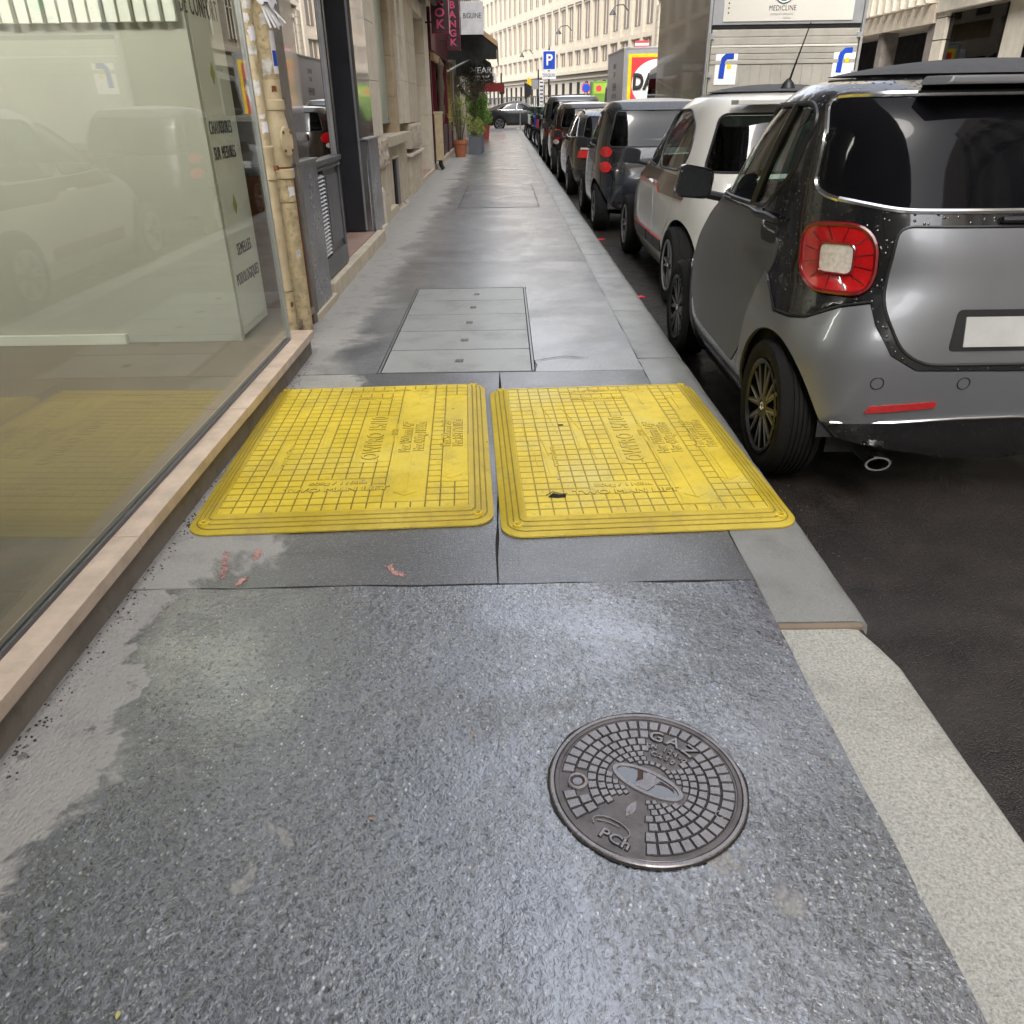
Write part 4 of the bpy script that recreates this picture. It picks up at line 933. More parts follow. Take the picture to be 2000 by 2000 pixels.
MB().box(-.24, .24, -.24, .24, 0, .52).build('planter', M['plgrey'], t, bevel=.01); MB().tube([(0, 0, .5), (.02, 0, 1.0), (-.02, .02, 1.5), (.0, 0, 1.9)], [.035, .03, .028, .02], 8).build('trunk', M['bark'], t, smooth=True)
stems(14, (0, 0), .03, .38, 1.5, 2.25, 8, .012).build('branch', M['bark'], t); foliage(leaves(5200, (.03, 0, 2.12), (.56, .56, .66), .034, seed=9).build('crown', M['olive'], t))
foliage(leaves(700, (0, 0, .72), (.30, .30, .24), .04, seed=19).build('underplanting', M['leafy'], t))
t = thing('potted_bush', 'bright yellow-green bush in a grey planter right of the terracotta pot', 'potted plant', (-.93, 27.2, 0))
MB().box(-.20, .20, -.20, .20, 0, .50).build('planter', M['plgrey'], t, bevel=.01); foliage(leaves(1300, (.02, 0, .78), (.30, .30, .32), .04, seed=12).build('foliage', M['leafylt'], t)); stems(8, (0, 0), .05, .2, .5, .9, 5).build('stem', M['bark'], t)
t = thing('potted_bush', 'tall dark green leafy bush behind the olive tree', 'potted plant', (-1.06, 33.0, 0))
MB().box(-.22, .22, -.22, .22, 0, .5).build('planter', M['plgrey'], t, bevel=.01); foliage(leaves(2600, (.05, 0, 1.35), (.46, .46, .72), .055, seed=14).build('foliage', M['leafy'], t)); stems(10, (0, 0), .05, .3, .5, 1.6, 15).build('stem', M['bark'], t)
t = thing('potted_bush', 'small green bush in a red pot farthest along the wall', 'potted plant', (-.86, 38.5, 0))
MB().lathe([(0, 0), (.17, 0), (.22, .48), (.25, .5), (.25, .58), (.2, .58), (0, .5)], 20).build('pot', plain('red_glazed_pot', (.30, .06, .04), .4), t, smooth=True); foliage(leaves(1500, (0, 0, 1.0), (.42, .42, .5), .05, seed=18).build('foliage', M['leafy'], t)); stems(8, (0, 0), .05, .2, .5, 1.2, 25).build('stem', M['bark'], t)
# ================================================================== CAR BODY SURFACES
class Body:
    """closed car surface; f runs round the plan outline (0 front centre, left side, 1 rear centre, right side, 2), z is height"""
    def __init__(s, rows, cap=.05):
        rows = sorted(rows); a = np.array(rows, float); s.z0, s.z1 = a[0, 0], a[-1, 0]; s.cap = cap
        s.nz, s.nf = 90, 260; zs = np.linspace(s.z0, s.z1, s.nz); s.zs = zs
        cols = []
        for c in range(1, a.shape[1]):
            y = a[:, c]; z = a[:, 0]; h = np.diff(z); d = np.diff(y) / h; m_ = np.zeros(len(z))   # monotone cubic
            m_[1:-1] = np.where(d[1:] * d[:-1] > 0, 2 * d[1:] * d[:-1] / (d[1:] + d[:-1] + 1e-12), 0); m_[0], m_[-1] = d[0], d[-1]
            i = np.clip(np.searchsorted(z, zs) - 1, 0, len(h) - 1); t = (zs - z[i]) / h[i]
            cols.append((2 * t**3 - 3 * t**2 + 1) * y[i] + (t**3 - 2 * t**2 + t) * h[i] * m_[i] + (-2 * t**3 + 3 * t**2) * y[i + 1] + (t**3 - t**2) * h[i] * m_[i + 1])
        yR, yF, W_, nF, nR = cols
        s.X = np.zeros((s.nz, s.nf)); s.Y = np.zeros((s.nz, s.nf)); th = np.linspace(0, math.pi, 1600)
        for k in range(s.nz):
            c, hh = (yF[k] + yR[k]) / 2, (yF[k] - yR[k]) / 2; co, si = np.cos(th), np.sin(th); n = np.where(co > 0, nF[k], nR[k])
            y = c + hh * np.sign(co) * np.abs(co) ** (2 / n); x = -W_[k] * np.abs(si) ** (2 / n)
            L_ = np.concatenate([[0], np.cumsum(np.hypot(np.diff(x), np.diff(y)))]); L_ /= L_[-1]; ff = np.linspace(0, 1, s.nf)
            s.X[k] = np.interp(ff, L_, x); s.Y[k] = np.interp(ff, L_, y)
        s.U = float(np.hypot(np.diff(s.X[s.nz // 3]), np.diff(s.Y[s.nz // 3])).sum())
    def P(s, f, z):
        f = np.mod(np.asarray(f, float), 2.0); sg = np.where(f > 1, -1., 1.); f = np.where(f > 1, 2 - f, f); z = np.clip(np.asarray(z, float), s.z0, s.z1)
        a = (z - s.z0) / (s.z1 - s.z0) * (s.nz - 1); b = f * (s.nf - 1); i = np.minimum(a.astype(int), s.nz - 2); j = np.minimum(b.astype(int), s.nf - 2); u, v = a - i, b - j
        def g(A): return (1 - u) * ((1 - v) * A[i, j] + v * A[i, j + 1]) + u * ((1 - v) * A[i + 1, j] + v * A[i + 1, j + 1])
        return np.stack([g(s.X) * sg, g(s.Y), z], -1)
    def Nn(s, f, z):
        e = .012; a = s.P(f + e, z) - s.P(f - e, z); b = s.P(f, np.minimum(z + .02, s.z1)) - s.P(f, np.maximum(z - .02, s.z0))
        n = np.cross(a, b); n /= np.maximum(np.linalg.norm(n, axis=-1, keepdims=True), 1e-9); return n
    def ring(s, z):
        a = (z - s.z0) / (s.z1 - s.z0) * (s.nz - 1); i = min(int(a), s.nz - 2); u = a - i
        return (1 - u) * s.X[i] + u * s.X[i + 1], (1 - u) * s.Y[i] + u * s.Y[i + 1]
    def side(s, y, z):
        x, Y = s.ring(z); return float(np.interp(-y, -Y, np.linspace(0, 1, s.nf)))
    def rear(s, x, z):
        X, Y = s.ring(z); k = int(np.argmin(X)); ff = np.linspace(0, 1, s.nf); r = float(np.interp(-abs(x), X[k:], ff[k:])); return r if x <= 0 else 2 - r
    def corner(s, d, z):
        X, Y = s.ring(z); u = float(np.hypot(np.diff(X), np.diff(Y)).sum()); return s.rear(-.60, z) + d / u
    def front(s, x, z):
        X, Y = s.ring(z); k = int(np.argmin(X)); ff = np.linspace(0, 1, s.nf); r = float(np.interp(-abs(x), X[:k + 1][::-1], ff[:k + 1][::-1])); return r if x <= 0 else -r
    def conv(s, pts, step=.06):
        """pts: ('s',y,z) ('r',x,z) ('f',x,z) or ('p',f,z) -> dense (f,z) polygon"""
        out = []; k = len(pts)
        for i in range(k):
            a, b = pts[i], pts[(i + 1) % k]
            if a[0] == b[0]:
                L_ = math.hypot(a[1] - b[1], a[2] - b[2]) if a[0] != 'p' else math.hypot((a[1] - b[1]) * s.U, a[2] - b[2]); n = max(1, int(L_ / step))
                for j in range(n):
                    t = j / n; out.append(s.one((a[0], a[1] + (b[1] - a[1]) * t, a[2] + (b[2] - a[2]) * t)))
            else: out.append(s.one(a))
        return out
    def one(s, q):
        z = min(max(q[2], s.z0), s.z1)
        return ({'s': s.side, 'r': s.rear, 'f': s.front, 'p': lambda f, z: f, 'c': s.corner}[q[0]](q[1], z), q[2])
    def rnd(s, pts, r=.05, n=4):
        k = len(pts); out = []
        for i in range(k):
            p0, p, p1 = pts[i - 1], pts[i], pts[(i + 1) % k]
            if p0[0] != p[0] or p1[0] != p[0]: out.append(p); continue
            A = Vector((p0[1] - p[1], p0[2] - p[2])); B_ = Vector((p1[1] - p[1], p1[2] - p[2])); sc = s.U if p[0] == 'p' else 1.
            la = math.hypot(A.x * sc, A.y); lb = math.hypot(B_.x * sc, B_.y); qa, qb = min(r, la * .45) / la, min(r, lb * .45) / lb; P0 = Vector((p[1], p[2]))
            for j in range(n + 1):
                t = j / n; v = (P0 + A * qa) * (1 - t) ** 2 + P0 * 2 * t * (1 - t) + (P0 + B_ * qb) * t * t; out.append((p[0], v.x, v.y))
        return out
    def mir(s, pg): return [(2 - f, z) for f, z in pg][::-1]
def inside(px, py, poly):
    r = np.zeros(px.shape, bool); k = len(poly)
    for i in range(k):
        x0, y0 = poly[i - 1]; x1, y1 = poly[i]
        if y0 == y1: continue
        c = ((y0 > py) != (y1 > py)) & (px < (x1 - x0) * (py - y0) / (y1 - y0) + x0); r ^= c
    return r
def grow(poly, d, U):
    """shrink (d<0) or grow a (f,z) polygon by d metres"""
    pts = np.array([(f * U, z) for f, z in poly]); k = len(pts); ar = 0.5 * np.sum(pts[:, 0] * np.roll(pts[:, 1], -1) - np.roll(pts[:, 0], -1) * pts[:, 1]); sg = 1 if ar > 0 else -1
    e0 = pts - np.roll(pts, 1, 0); e1 = np.roll(pts, -1, 0) - pts
    n0 = np.stack([e0[:, 1], -e0[:, 0]], -1); n1 = np.stack([e1[:, 1], -e1[:, 0]], -1); n0 /= np.linalg.norm(n0, axis=1, keepdims=True) + 1e-9; n1 /= np.linalg.norm(n1, axis=1, keepdims=True) + 1e-9
    n = n0 + n1; l = np.linalg.norm(n, axis=1, keepdims=True); n /= np.maximum(l, .7); q = pts + n * d * sg
    return [(float(a / U), float(b)) for a, b in q]
def panel(b, name, outline, mat, parent, holes=(), off=0., depth=.012, step=.05, smooth=True):
    U = b.U; polys = [outline] + list(holes); co = []; ed = []
    for pg in polys:
        o = len(co); k = len(pg); co += [Vector((f * U, z)) for f, z in pg]; ed += [(o + i, o + (i + 1) % k) for i in range(k)]
    A = np.array([(f * U, z) for f, z in outline]); x0, y0 = A.min(0); x1, y1 = A.max(0)
    gx_, gy_ = np.meshgrid(np.arange(x0 + step * .5, x1, step), np.arange(y0 + step * .4, y1, step * .85)); gx_[1::2] += step / 2
    gx_, gy_ = gx_.ravel(), gy_.ravel(); ok = inside(gx_, gy_, [(f * U, z) for f, z in outline])
    for pg in holes: ok &= ~inside(gx_, gy_, [(f * U, z) for f, z in pg])
    allp = np.array([(c.x, c.y) for c in co]); gx_, gy_ = gx_[ok], gy_[ok]
    if len(gx_):
        d = np.min((gx_[:, None] - allp[None, :, 0]) ** 2 + (gy_[:, None] - allp[None, :, 1]) ** 2, 1); kk = d > (step * .35) ** 2
        co += [Vector((float(x), float(y))) for x, y in zip(gx_[kk], gy_[kk])]
    vo, eo, fo, *_ = delaunay_2d_cdt(co, ed, [], 0, 1e-5)
    V = np.array([(v.x, v.y) for v in vo]); T = np.array([list(f) for f in fo if len(f) == 3]); C_ = V[T].mean(1)
    ok = inside(C_[:, 0], C_[:, 1], [(f * U, z) for f, z in outline])
    for pg in holes: ok &= ~inside(C_[:, 0], C_[:, 1], [(f * U, z) for f, z in pg])
    T = T[ok]
    if not len(T): return None
    used = np.unique(T); mp = -np.ones(len(V), int); mp[used] = np.arange(len(used)); V = V[used]; T = mp[T]
    f, z = V[:, 0] / U, V[:, 1]; Nm = b.Nn(f, z); P_ = b.P(f, z) + Nm * off; P_[:, 2] += (z - np.clip(z, b.z0, b.z1))
    cnt = {}
    for t in T:
        for i in range(3):
            e = (int(t[i]), int(t[(i + 1) % 3])); cnt[tuple(sorted(e))] = cnt.get(tuple(sorted(e)), []) + [e]
    bd = [v[0] for v in cnt.values() if len(v) == 1]; bi = sorted({i for e in bd for i in e}); m2 = {v: len(V) + k for k, v in enumerate(bi)}
    Pi = P_[bi] - Nm[bi] * depth; vs = [tuple(p) for p in P_] + [tuple(p) for p in Pi]
    fs = [tuple(int(i) for i in t) for t in T] + [(e[1], e[0], m2[e[0]], m2[e[1]]) for e in bd]
    me = bpy.data.meshes.new(name); me.from_pydata(vs, [], fs); me.materials.append(mat)
    nt = len(T)
    # consistent outward winding
    if nt:
        a, b2, c = P_[T[0][0]], P_[T[0][1]], P_[T[0][2]]
        if np.dot(np.cross(b2 - a, c - a), Nm[T[0][0]]) < 0: me.flip_normals()
    me.polygons.foreach_set('use_smooth', [True] * nt + [False] * (len(fs) - nt))
    try: me.set_sharp_from_angle(angle=R(40))
    except Exception: pass
    o = link(name, me, parent); return o
def seam(b, name, poly, r, mat, parent, off=.002, closed=True, n=6):
    pts = b.P(np.array([p[0] for p in poly]), np.array([p[1] for p in poly])) + b.Nn(np.array([p[0] for p in poly]), np.array([p[1] for p in poly])) * off
    pts = [tuple(p) for p in pts] + ([tuple(pts[0])] if closed else [])
    return MB().tube(pts, r, n, not closed).build(name, mat, parent, smooth=True)
def roofcap(b, name, mat, parent, s0=1., s1=0., lift=0., crown=None, mat2=None):
    X, Y = b.ring(b.z1); x = np.concatenate([X, -X[-2:0:-1]]); y = np.concatenate([Y, Y[-2:0:-1]]); k = 6; x, y = x[::k], y[::k]; n = len(x); cy = (Y[0] + Y[-1]) / 2
    cr = crown or b.cap; mb = MB(); vs = []; lv = np.linspace(s0, s1, 9)
    for q in lv:
        for i in range(n): vs.append((x[i] * q, cy + (y[i] - cy) * q, b.z1 + cr * (1 - q ** 2.2) + lift))
    mb.add(vs, [(r_ * n + i, r_ * n + (i + 1) % n, (r_ + 1) * n + (i + 1) % n, (r_ + 1) * n + i) for r_ in range(8) for i in range(n)])
    return mb.build(name, mat, parent, smooth=True)
def wheel(parent, x, y, r, w_, rr, style, name='wheel', side=-1):
    """wheel with hub at (x,y,r); side -1: outer face looks to -x"""
    t = MB(); hw = w_ / 2
    prof = [(rr, -hw * .80), (rr + .012, -hw * .92), (r - .045, -hw), (r - .02, -hw * .95), (r - .004, -hw * .72)]
    for k in range(-3, 4):
        q = k / 3 * hw * .62; prof += [(r, q - hw * .085), (r, q + hw * .04), (r - .007, q + hw * .05), (r - .007, q + hw * .11)] if k < 3 else [(r, q)]
    prof += [(r - .004, hw * .72), (r - .02, hw * .95), (r - .045, hw), (rr + .012, hw * .92), (rr, hw * .8)]
    t.lathe(prof, 40, axis='x'); o = t.build(name, M['rubber'], parent, smooth=True); o.location = (x, y, r); o.scale = (side, 1, 1)
    A = MB(); A.lathe([(rr - .002, hw * .82), (rr - .006, -hw * .0), (rr - .03, hw * -.5), (rr - .05, -hw * .6), (0.02, -hw * .6)], 40, axis='x')
    A.build('rim_barrel', M['alloyblack'], o, smooth=True)
    A = MB(); A.lathe([(rr + .002, hw * .93), (rr - .010, hw * .97), (rr - .020, hw * .86)], 40, axis='x'); A.build('rim_lip', M['alloy'] if style != 'hero' else M['alloyblack'], o, smooth=True)
    # spokes (outer face at +x local; object mirrored by scale)
    A = MB(); E = MB()
    def spoke(a0, a1, w0, w1, MBx, zf=.80):
        c0, s0 = math.cos(a0), math.sin(a0); c1, s1 = math.cos(a1), math.sin(a1); p0 = (.055 * c0, .055 * s0); p1 = ((rr - .012) * c1, (rr - .012) * s1)
        dx, dy = p1[0] - p0[0], p1[1] - p0[1]; L_ = math.hypot(dx, dy); nx_, ny_ = -dy / L_, dx / L_
        q = [(p0[0] + nx_ * w0, p0[1] + ny_ * w0), (p1[0] + nx_ * w1, p1[1] + ny_ * w1), (p1[0] - nx_ * w1, p1[1] - ny_ * w1), (p0[0] - nx_ * w0, p0[1] - ny_ * w0)]
        MBx.prism(q, hw * .45, hw * zf, 'x', taper=1.)
    if style == 'hero':
        for k in range(8):
            a = k * math.pi / 4; spoke(a, a - .17, .017, .011, A); spoke(a, a + .17, .017, .011, A); spoke(a, a - .17, .003, .0025, E, .83); spoke(a, a + .17, .003, .0025, E, .83)
        A.build('spokes', M['alloyblack'], o, bevel=.003); E.build('spoke_edges', M['alloy'], o)
    elif style == 'split':
        for k in range(5):
            a = k * 2 * math.pi / 5; spoke(a - .08, a - .16, .011, .009, A); spoke(a + .08, a + .16, .011, .009, A)
        A.build('spokes', M['alloy'], o, bevel=.003)
    else:
        for k in range(7):
            a = k * 2 * math.pi / 7; spoke(a, a, .022, .016, A)
        A.build('spokes', M['alloy'], o, bevel=.003)
    A = MB(); A.lathe([(.058, hw * .5), (.056, hw * .80), (.030, hw * .84), (.028, hw * .80), (0, hw * .80)], 24, axis='x'); A.build('hub_cap', M['alloyblack'], o, smooth=True)
    A = MB(); A.lathe([(.020, hw * .81), (.018, hw * .86), (.012, hw * .86), (.011, hw * .82)], 20, axis='x'); A.build('hub_ring', M['chrome'], o, smooth=True)
    return o
def circ(b, yc, zc, r, zmin, n=26):
    out = []
    for k in range(n + 1):
        a = math.pi * k / n; out.append(('s', yc + r * math.cos(a), max(zmin, zc + r * math.sin(a))))
    lo = b.z0 - .03
    pts = [('s', yc - r, lo)] + out[::-1] + [('s', yc + r, lo)]
    return [b.one(p) for p in pts]
def underbody(parent, b, wy, wr, x, belt, mat=None):
    """dark floor and inner walls so that gaps and wheel wells look into shade"""
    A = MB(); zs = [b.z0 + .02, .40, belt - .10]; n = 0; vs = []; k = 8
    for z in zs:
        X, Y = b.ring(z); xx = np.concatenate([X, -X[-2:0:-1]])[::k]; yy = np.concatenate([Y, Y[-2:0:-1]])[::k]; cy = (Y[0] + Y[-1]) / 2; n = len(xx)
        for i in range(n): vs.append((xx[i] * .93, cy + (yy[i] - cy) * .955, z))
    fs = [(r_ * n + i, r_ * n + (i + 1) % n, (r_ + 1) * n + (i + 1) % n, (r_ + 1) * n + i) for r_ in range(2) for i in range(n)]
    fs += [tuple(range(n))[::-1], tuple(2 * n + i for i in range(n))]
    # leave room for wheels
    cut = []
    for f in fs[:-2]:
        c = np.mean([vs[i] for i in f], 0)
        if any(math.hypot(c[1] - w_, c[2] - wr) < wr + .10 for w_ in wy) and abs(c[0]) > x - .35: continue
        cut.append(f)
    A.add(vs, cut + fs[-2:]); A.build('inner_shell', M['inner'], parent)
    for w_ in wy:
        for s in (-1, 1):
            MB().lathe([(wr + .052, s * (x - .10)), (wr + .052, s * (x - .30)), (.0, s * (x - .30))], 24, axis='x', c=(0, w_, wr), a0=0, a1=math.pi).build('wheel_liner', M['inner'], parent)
def seats(parent, ys, z, xw, mat):
    for y in ys:
        for s in (-1, 1):
            A = MB(); A.box(s * xw - .20, s * xw + .20, y - .22, y + .28, z, z + .14); o = A.build('seat_cushion', mat, parent, bevel=.05)
            A = MB(); A.box(-.20, .20, -.06, .06, 0, .56); A.box(-.11, .11, -.05, .05, .60, .80); A.box(-.05, .05, -.02, .02, .5, .65)
            o = A.build('seat_back', mat, parent, bevel=.03); o.location = (s * xw, y - .26, z + .1); o.rotation_euler = (R(14), 0, 0)
def steering(parent, x, y, z):
    A = MB(); p = [(.18 * math.cos(k * .2618), .18 * math.sin(k * .2618), 0) for k in range(25)]; A.tube(p, .014, 8, False); A.tube([(-.17, 0, 0), (0, -.02, -.03), (.17, 0, 0)], .015, 6); o = A.build('steering_wheel', M['black'], parent, smooth=True); o.location = (x, y, z); o.rotation_euler = (R(-62), 0, 0)
def mirror(parent, x, y, z, mat, s=1.0, face=None):
    for sg in (-1, 1):
        A = MB(); q = rnd2([(-.085, -.060), (.085, -.075), (.10, .055), (-.06, .085)], .04); A.prism([(a * s, b_ * s) for a, b_ in q], 0, .045 * s, 'y'); A.prism([(a * s, b_ * s) for a, b_ in q], .045 * s, .11 * s, 'y', taper=.6)
        o = A.build('mirror_shell', mat, parent, smooth=True, bevel=.004); o.location = (sg * (x + .10 * s), y, z); o.scale = (-sg, 1, 1)
        A = MB(); A.prism([(a * s * .86, b_ * s * .86) for a, b_ in q], -.004, .001, 'y'); A.build('mirror_glass', face or M['mirrorg'], o)
        A = MB(); A.tube([(.06 * s, .04 * s, -.05 * s), (.17 * s, .06 * s, -.075 * s)], .02 * s, 8); A.build('mirror_arm', M['black'], o)
M['mirrorg'] = plain('wing_mirror_glass', (.025, .027, .03), .10, .3, .2, 60., .0006, 160.)
# ------------------------------------------------------------------ HERO: small two-door
M['plate'] = plain('number_plate', (.42, .42, .40), .5)
def hero():
    t = thing('parked_car', 'matt grey and gloss black two-door microcar, nearest the camera at the kerb', 'car', (1.985, 2.85, -.13), 0, 'cars parked along the kerb'); t.scale = (1.03,) * 3
    # z, yR, yF, W, nF, nR
    b = Body([(.16, .14, 2.60, .745, 3.6, 5), (.26, .05, 2.67, .80, 3.6, 6.5), (.40, .005, 2.69, .828, 3.4, 6.5), (.58, 0, 2.685, .832, 3.2, 6.), (.76, .03, 2.62, .822, 3.0, 4.6), (.90, .065, 2.46, .805, 2.9, 3.8),
              (1.0, .09, 2.22, .80, 2.9, 3.8), (1.08, .12, 2.02, .795, 3, 3.8), (1.2, .16, 1.82, .782, 3.1, 3.8), (1.32, .20, 1.62, .765, 3.1, 3.8), (1.43, .25, 1.40, .742, 3.1, 3.6), (1.50, .32, 1.24, .712, 3, 3.4), (1.535, .40, 1.12, .67, 3, 3.2)], .075)
    ar, af = circ(b, .425, .29, .345, 0), circ(b, 2.293, .29, .345, 0)
    lo, hi = b.z0, b.z1
    bd = [('s', 2.02, hi * 0 + .97), ('s', 2.085, .86), ('s', 2.10, .72), ('s', 2.02, .56), ('s', 1.90, .44), ('s', 1.86, lo)]
    front_edge = [('s', 1.93, 1.04)]
    split = [b.one(q) for q in bd[::-1]]           # bottom -> belt
    top = [b.one(q) for q in [('s', 1.97, 1.045), ('s', 1.80, 1.17), ('s', 1.62, 1.28), ('s', 1.42, 1.40), ('s', 1.23, 1.485), ('s', 1.12, hi)]]
    spine = b.conv([('s', 1.86, lo), ('s', 1.90, .44), ('s', 2.02, .56), ('s', 2.10, .72), ('s', 2.085, .86), ('s', 2.02, .97), ('s', 1.95, 1.045), ('s', 1.78, 1.18), ('s', 1.60, 1.30), ('s', 1.40, 1.41), ('s', 1.21, 1.49), ('s', 1.10, hi)])
    k = spine.index(b.one(('s', 1.10, hi))) if b.one(('s', 1.10, hi)) in spine else len(spine) - 1
    sp = spine[:k + 1]
    shell = sp + [(2 - f, z) for f, z in sp[::-1]]     # left spine up, across the roof edge, right spine down
    def dense(a, c, n): return [(a[0] + (c[0] - a[0]) * i / n, a[1] + (c[1] - a[1]) * i / n) for i in range(1, n)]
    shell = sp + dense(sp[-1], (2 - sp[-1][0], hi), 60) + [(2 - f, z) for f, z in sp[::-1]] + dense((2 - sp[0][0], lo), sp[0], 70)
    door = b.conv(b.rnd([('s', 2.005, .955), ('s', 2.065, .84), ('s', 2.07, .70), ('s', 1.94, .50), ('s', 1.72, .375), ('s', .93, .345), ('s', .80, .46), ('s', .70, .66), ('s', .605, .88), ('s', .60, .985), ('s', .76, .99), ('s', .80, 1.055), ('s', 1.90, 1.035)], .05), .04)
    win = b.conv(b.rnd([('s', 1.86, 1.055), ('s', 1.55, 1.28), ('s', 1.30, 1.40), ('s', 1.05, 1.465), ('s', .60, 1.475), ('s', .52, 1.42), ('s', .60, 1.22), ('s', .80, 1.075)], .05), .04)
    rw = b.conv(b.rnd([('r', -.735, 1.165), ('r', -.70, 1.50), ('r', .70, 1.50), ('r', .735, 1.165), ('r', .5, 1.125), ('r', -.5, 1.125)], .06), .05)
    bump = b.conv([('s', .815, .43), ('s', .765, .62), ('s', .655, .84), ('s', .585, .80), ('s', .47, .705), ('s', .30, .715), ('s', .12, .76), ('r', -.70, .795), ('r', -.57, .81), ('r', -.555, .74), ('r', -.50, .64), ('r', -.40, .585), ('r', .40, .585), ('r', .50, .64), ('r', .555, .74), ('r', .57, .81), ('r', .70, .795)] , .05)
    bl = [p for p in bump if p[0] <= 1.0 + 1e-6]
    br = [(2 - f, z) for f, z in bl[::-1]]
    lowl = b.conv([('r', -.60, .36), ('s', .02 + .06, .385), ('s', .10, .36), ('s', .85, .33)], .05)[:-1]
    low = [q for q in b.conv([('r', 0, .40), ('r', -.30, .395), ('r', -.55, .365), ('s', .09, .36), ('s', .85, .33)], .05)]
    low = low[:[i for i, q in enumerate(low)][-1]]
    # bumper polygon: left top line, right top line, bottom line
    tl = b.conv([('s', .83, .36), ('s', .765, .62), ('s', .655, .84), ('s', .585, .795), ('s', .47, .705), ('s', .34, .71), ('s', .26, .725)], .05); tl = tl[:[i for i, q in enumerate(tl) if abs(q[1] - .725) < 1e-6][0] + 1]
    tr = b.conv([('r', -.66, .785), ('r', -.57, .81), ('r', -.555, .74), ('r', -.50, .64), ('r', -.40, .585), ('r', 0, .58)], .05); tr = tr[:[i for i, q in enumerate(tr) if abs(q[1] - .58) < 1e-6][0] + 1]
    bt = b.conv([('r', 0, .40), ('r', -.35, .385), ('r', -.62, .36)], .05); bt = bt[:[i for i, q in enumerate(bt) if abs(q[1] - .36) < 1e-6][0] + 1]
    bt2 = [b.one(('s', .12, .35)), b.one(('s', .5, .35))]
    half = tl + tr; bumpP = half + [(2 - f, z) for f, z in half[::-1][1:]] + [(2 - f, z) for f, z in (bt + bt2)[::-1]] + (bt + bt2)[1:]
    gate = b.conv(b.rnd([('r', -.535, .80), ('r', -.50, 1.075), ('r', .50, 1.075), ('r', .535, .80), ('r', .47, .655), ('r', .38, .605), ('r', -.38, .605), ('r', -.47, .655)], .05), .05)
    lc, lz = -.105, .950; dl = .172; dv = .138
    lamp = b.conv(b.rnd([('c', lc - dl, lz - dv), ('c', lc - dl * 1.02, lz + dv * .86), ('c', lc + dl * .92, lz + dv), ('c', lc + dl, lz - dv * .9)], .125, 8), .03)
    hs_ = [ar, b.mir(ar), door, b.mir(door), win, b.mir(win), rw, bumpP, gate, lamp, b.mir(lamp)]
    panel(b, 'safety_cell', shell, M['pblack'], t, hs_, step=.035)
    # front section
    fr = []
    spb = [q for q in sp if q[1] <= 1.05]
    ws = b.conv([('f', -.60, 1.09), ('f', -.50, 1.45), ('f', .50, 1.45), ('f', .60, 1.09)], .06)
    frontP = spb + [(-f, z) for f, z in spb[::-1]]
    frontP = spb + dense(spb[-1], (-spb[-1][0], spb[-1][1]), 30) + [(-f, z) for f, z in spb[::-1]] + dense((-spb[0][0], lo), spb[0], 30)
    arn = [(-f, z) for f, z in af[::-1]]
    grow_ = grow(frontP, -.004, b.U)
    panel(b, 'front_fender', frontP, M['pgrey'], t, [af, arn], step=.05, off=.001)
    upper = [q for q in sp if q[1] >= 1.044]; cab = upper + dense(upper[-1], (-upper[-1][0], hi), 24) + [(-f, z) for f, z in upper[::-1]] + dense((-upper[0][0], upper[0][1]), upper[0], 30)
    panel(b, 'windscreen_frame', cab, M['pblack'], t, [ws], step=.06); panel(b, 'windscreen', ws, M['glass'], t, off=-.008, step=.08)
    for side in (0, 1):
        mm = (lambda q: q) if not side else b.mir
        d = panel(b, 'door', grow(mm(door), -.005, b.U), M['pgrey'], t, off=.004, step=.04, depth=.02)
        panel(b, 'side_window', grow(mm(win), -.012, b.U), M['glass'], t, off=-.010, step=.06)
        seam(b, 'window_seal', mm(win), .010, M['black'], t, .0)
        ln = [b.one(q) for q in ([('s', 1.88, 1.047), ('s', 1.6, 1.050), ('s', 1.3, 1.056), ('s', 1.0, 1.060), ('s', .82, 1.063), ('s', .79, 1.03), ('s', .765, 1.003), ('s', .70, .998), ('s', .63, .995)])]
        seam(b, 'belt_trim', mm(ln), .0055, M['chrome'], t, .006, False)
        bp_ = [b.one(q) for q in [('s', .98, 1.075), ('s', .90, 1.22), ('s', .83, 1.34), ('s', .76, 1.47)]]
        seam(b, 'window_pillar', mm(bp_), .022, M['black'], t, -.006, False)
        L_ = mm(lamp); lo_ = panel(b, 'tail_lamp', grow(L_, -.004, b.U), M['red'], t, off=.012, step=.03, depth=.03)
        seam(b, 'lamp_rim', grow(L_, -.010, b.U), .009, M['reddark'], lo_, .010)
        cx = lc + .012; dn = .070; inn = b.conv(b.rnd([('c', cx - dn, lz - .058), ('c', cx - dn, lz + .052), ('c', cx + dn, lz + .056), ('c', cx + dn, lz - .052)], .03, 4), .02)
        inn = mm(inn); panel(b, 'reversing_lens', inn, M['clear'], lo_, off=.019, step=.02, depth=.012)
        seam(b, 'lens_ring', inn, .005, M['reddark'], lo_, .019)
        for j in range(12):
            a = 2 * math.pi * (j + .5) / 12; p_ = [(cx + math.cos(a) * (dn * 1.12 + (dl * .92 - dn * 1.12) * q), lz + math.sin(a) * (.066 + (.118 - .066) * q)) for q in (0, .5, 1)]
            p_ = mm([b.one(('c', *q)) for q in p_]); seam(b, 'lamp_rib', p_, .0028, M['reddark'], lo_, .013, False)
        seam(b, 'rear_shadow_line', mm([b.one(q) for q in [('s', .60, .80), ('s', .47, .712), ('s', .34, .717), ('s', .26, .732), ('r', -.66, .79), ('r', -.57, .815)]]), .004, M['black'], t, .004, False)
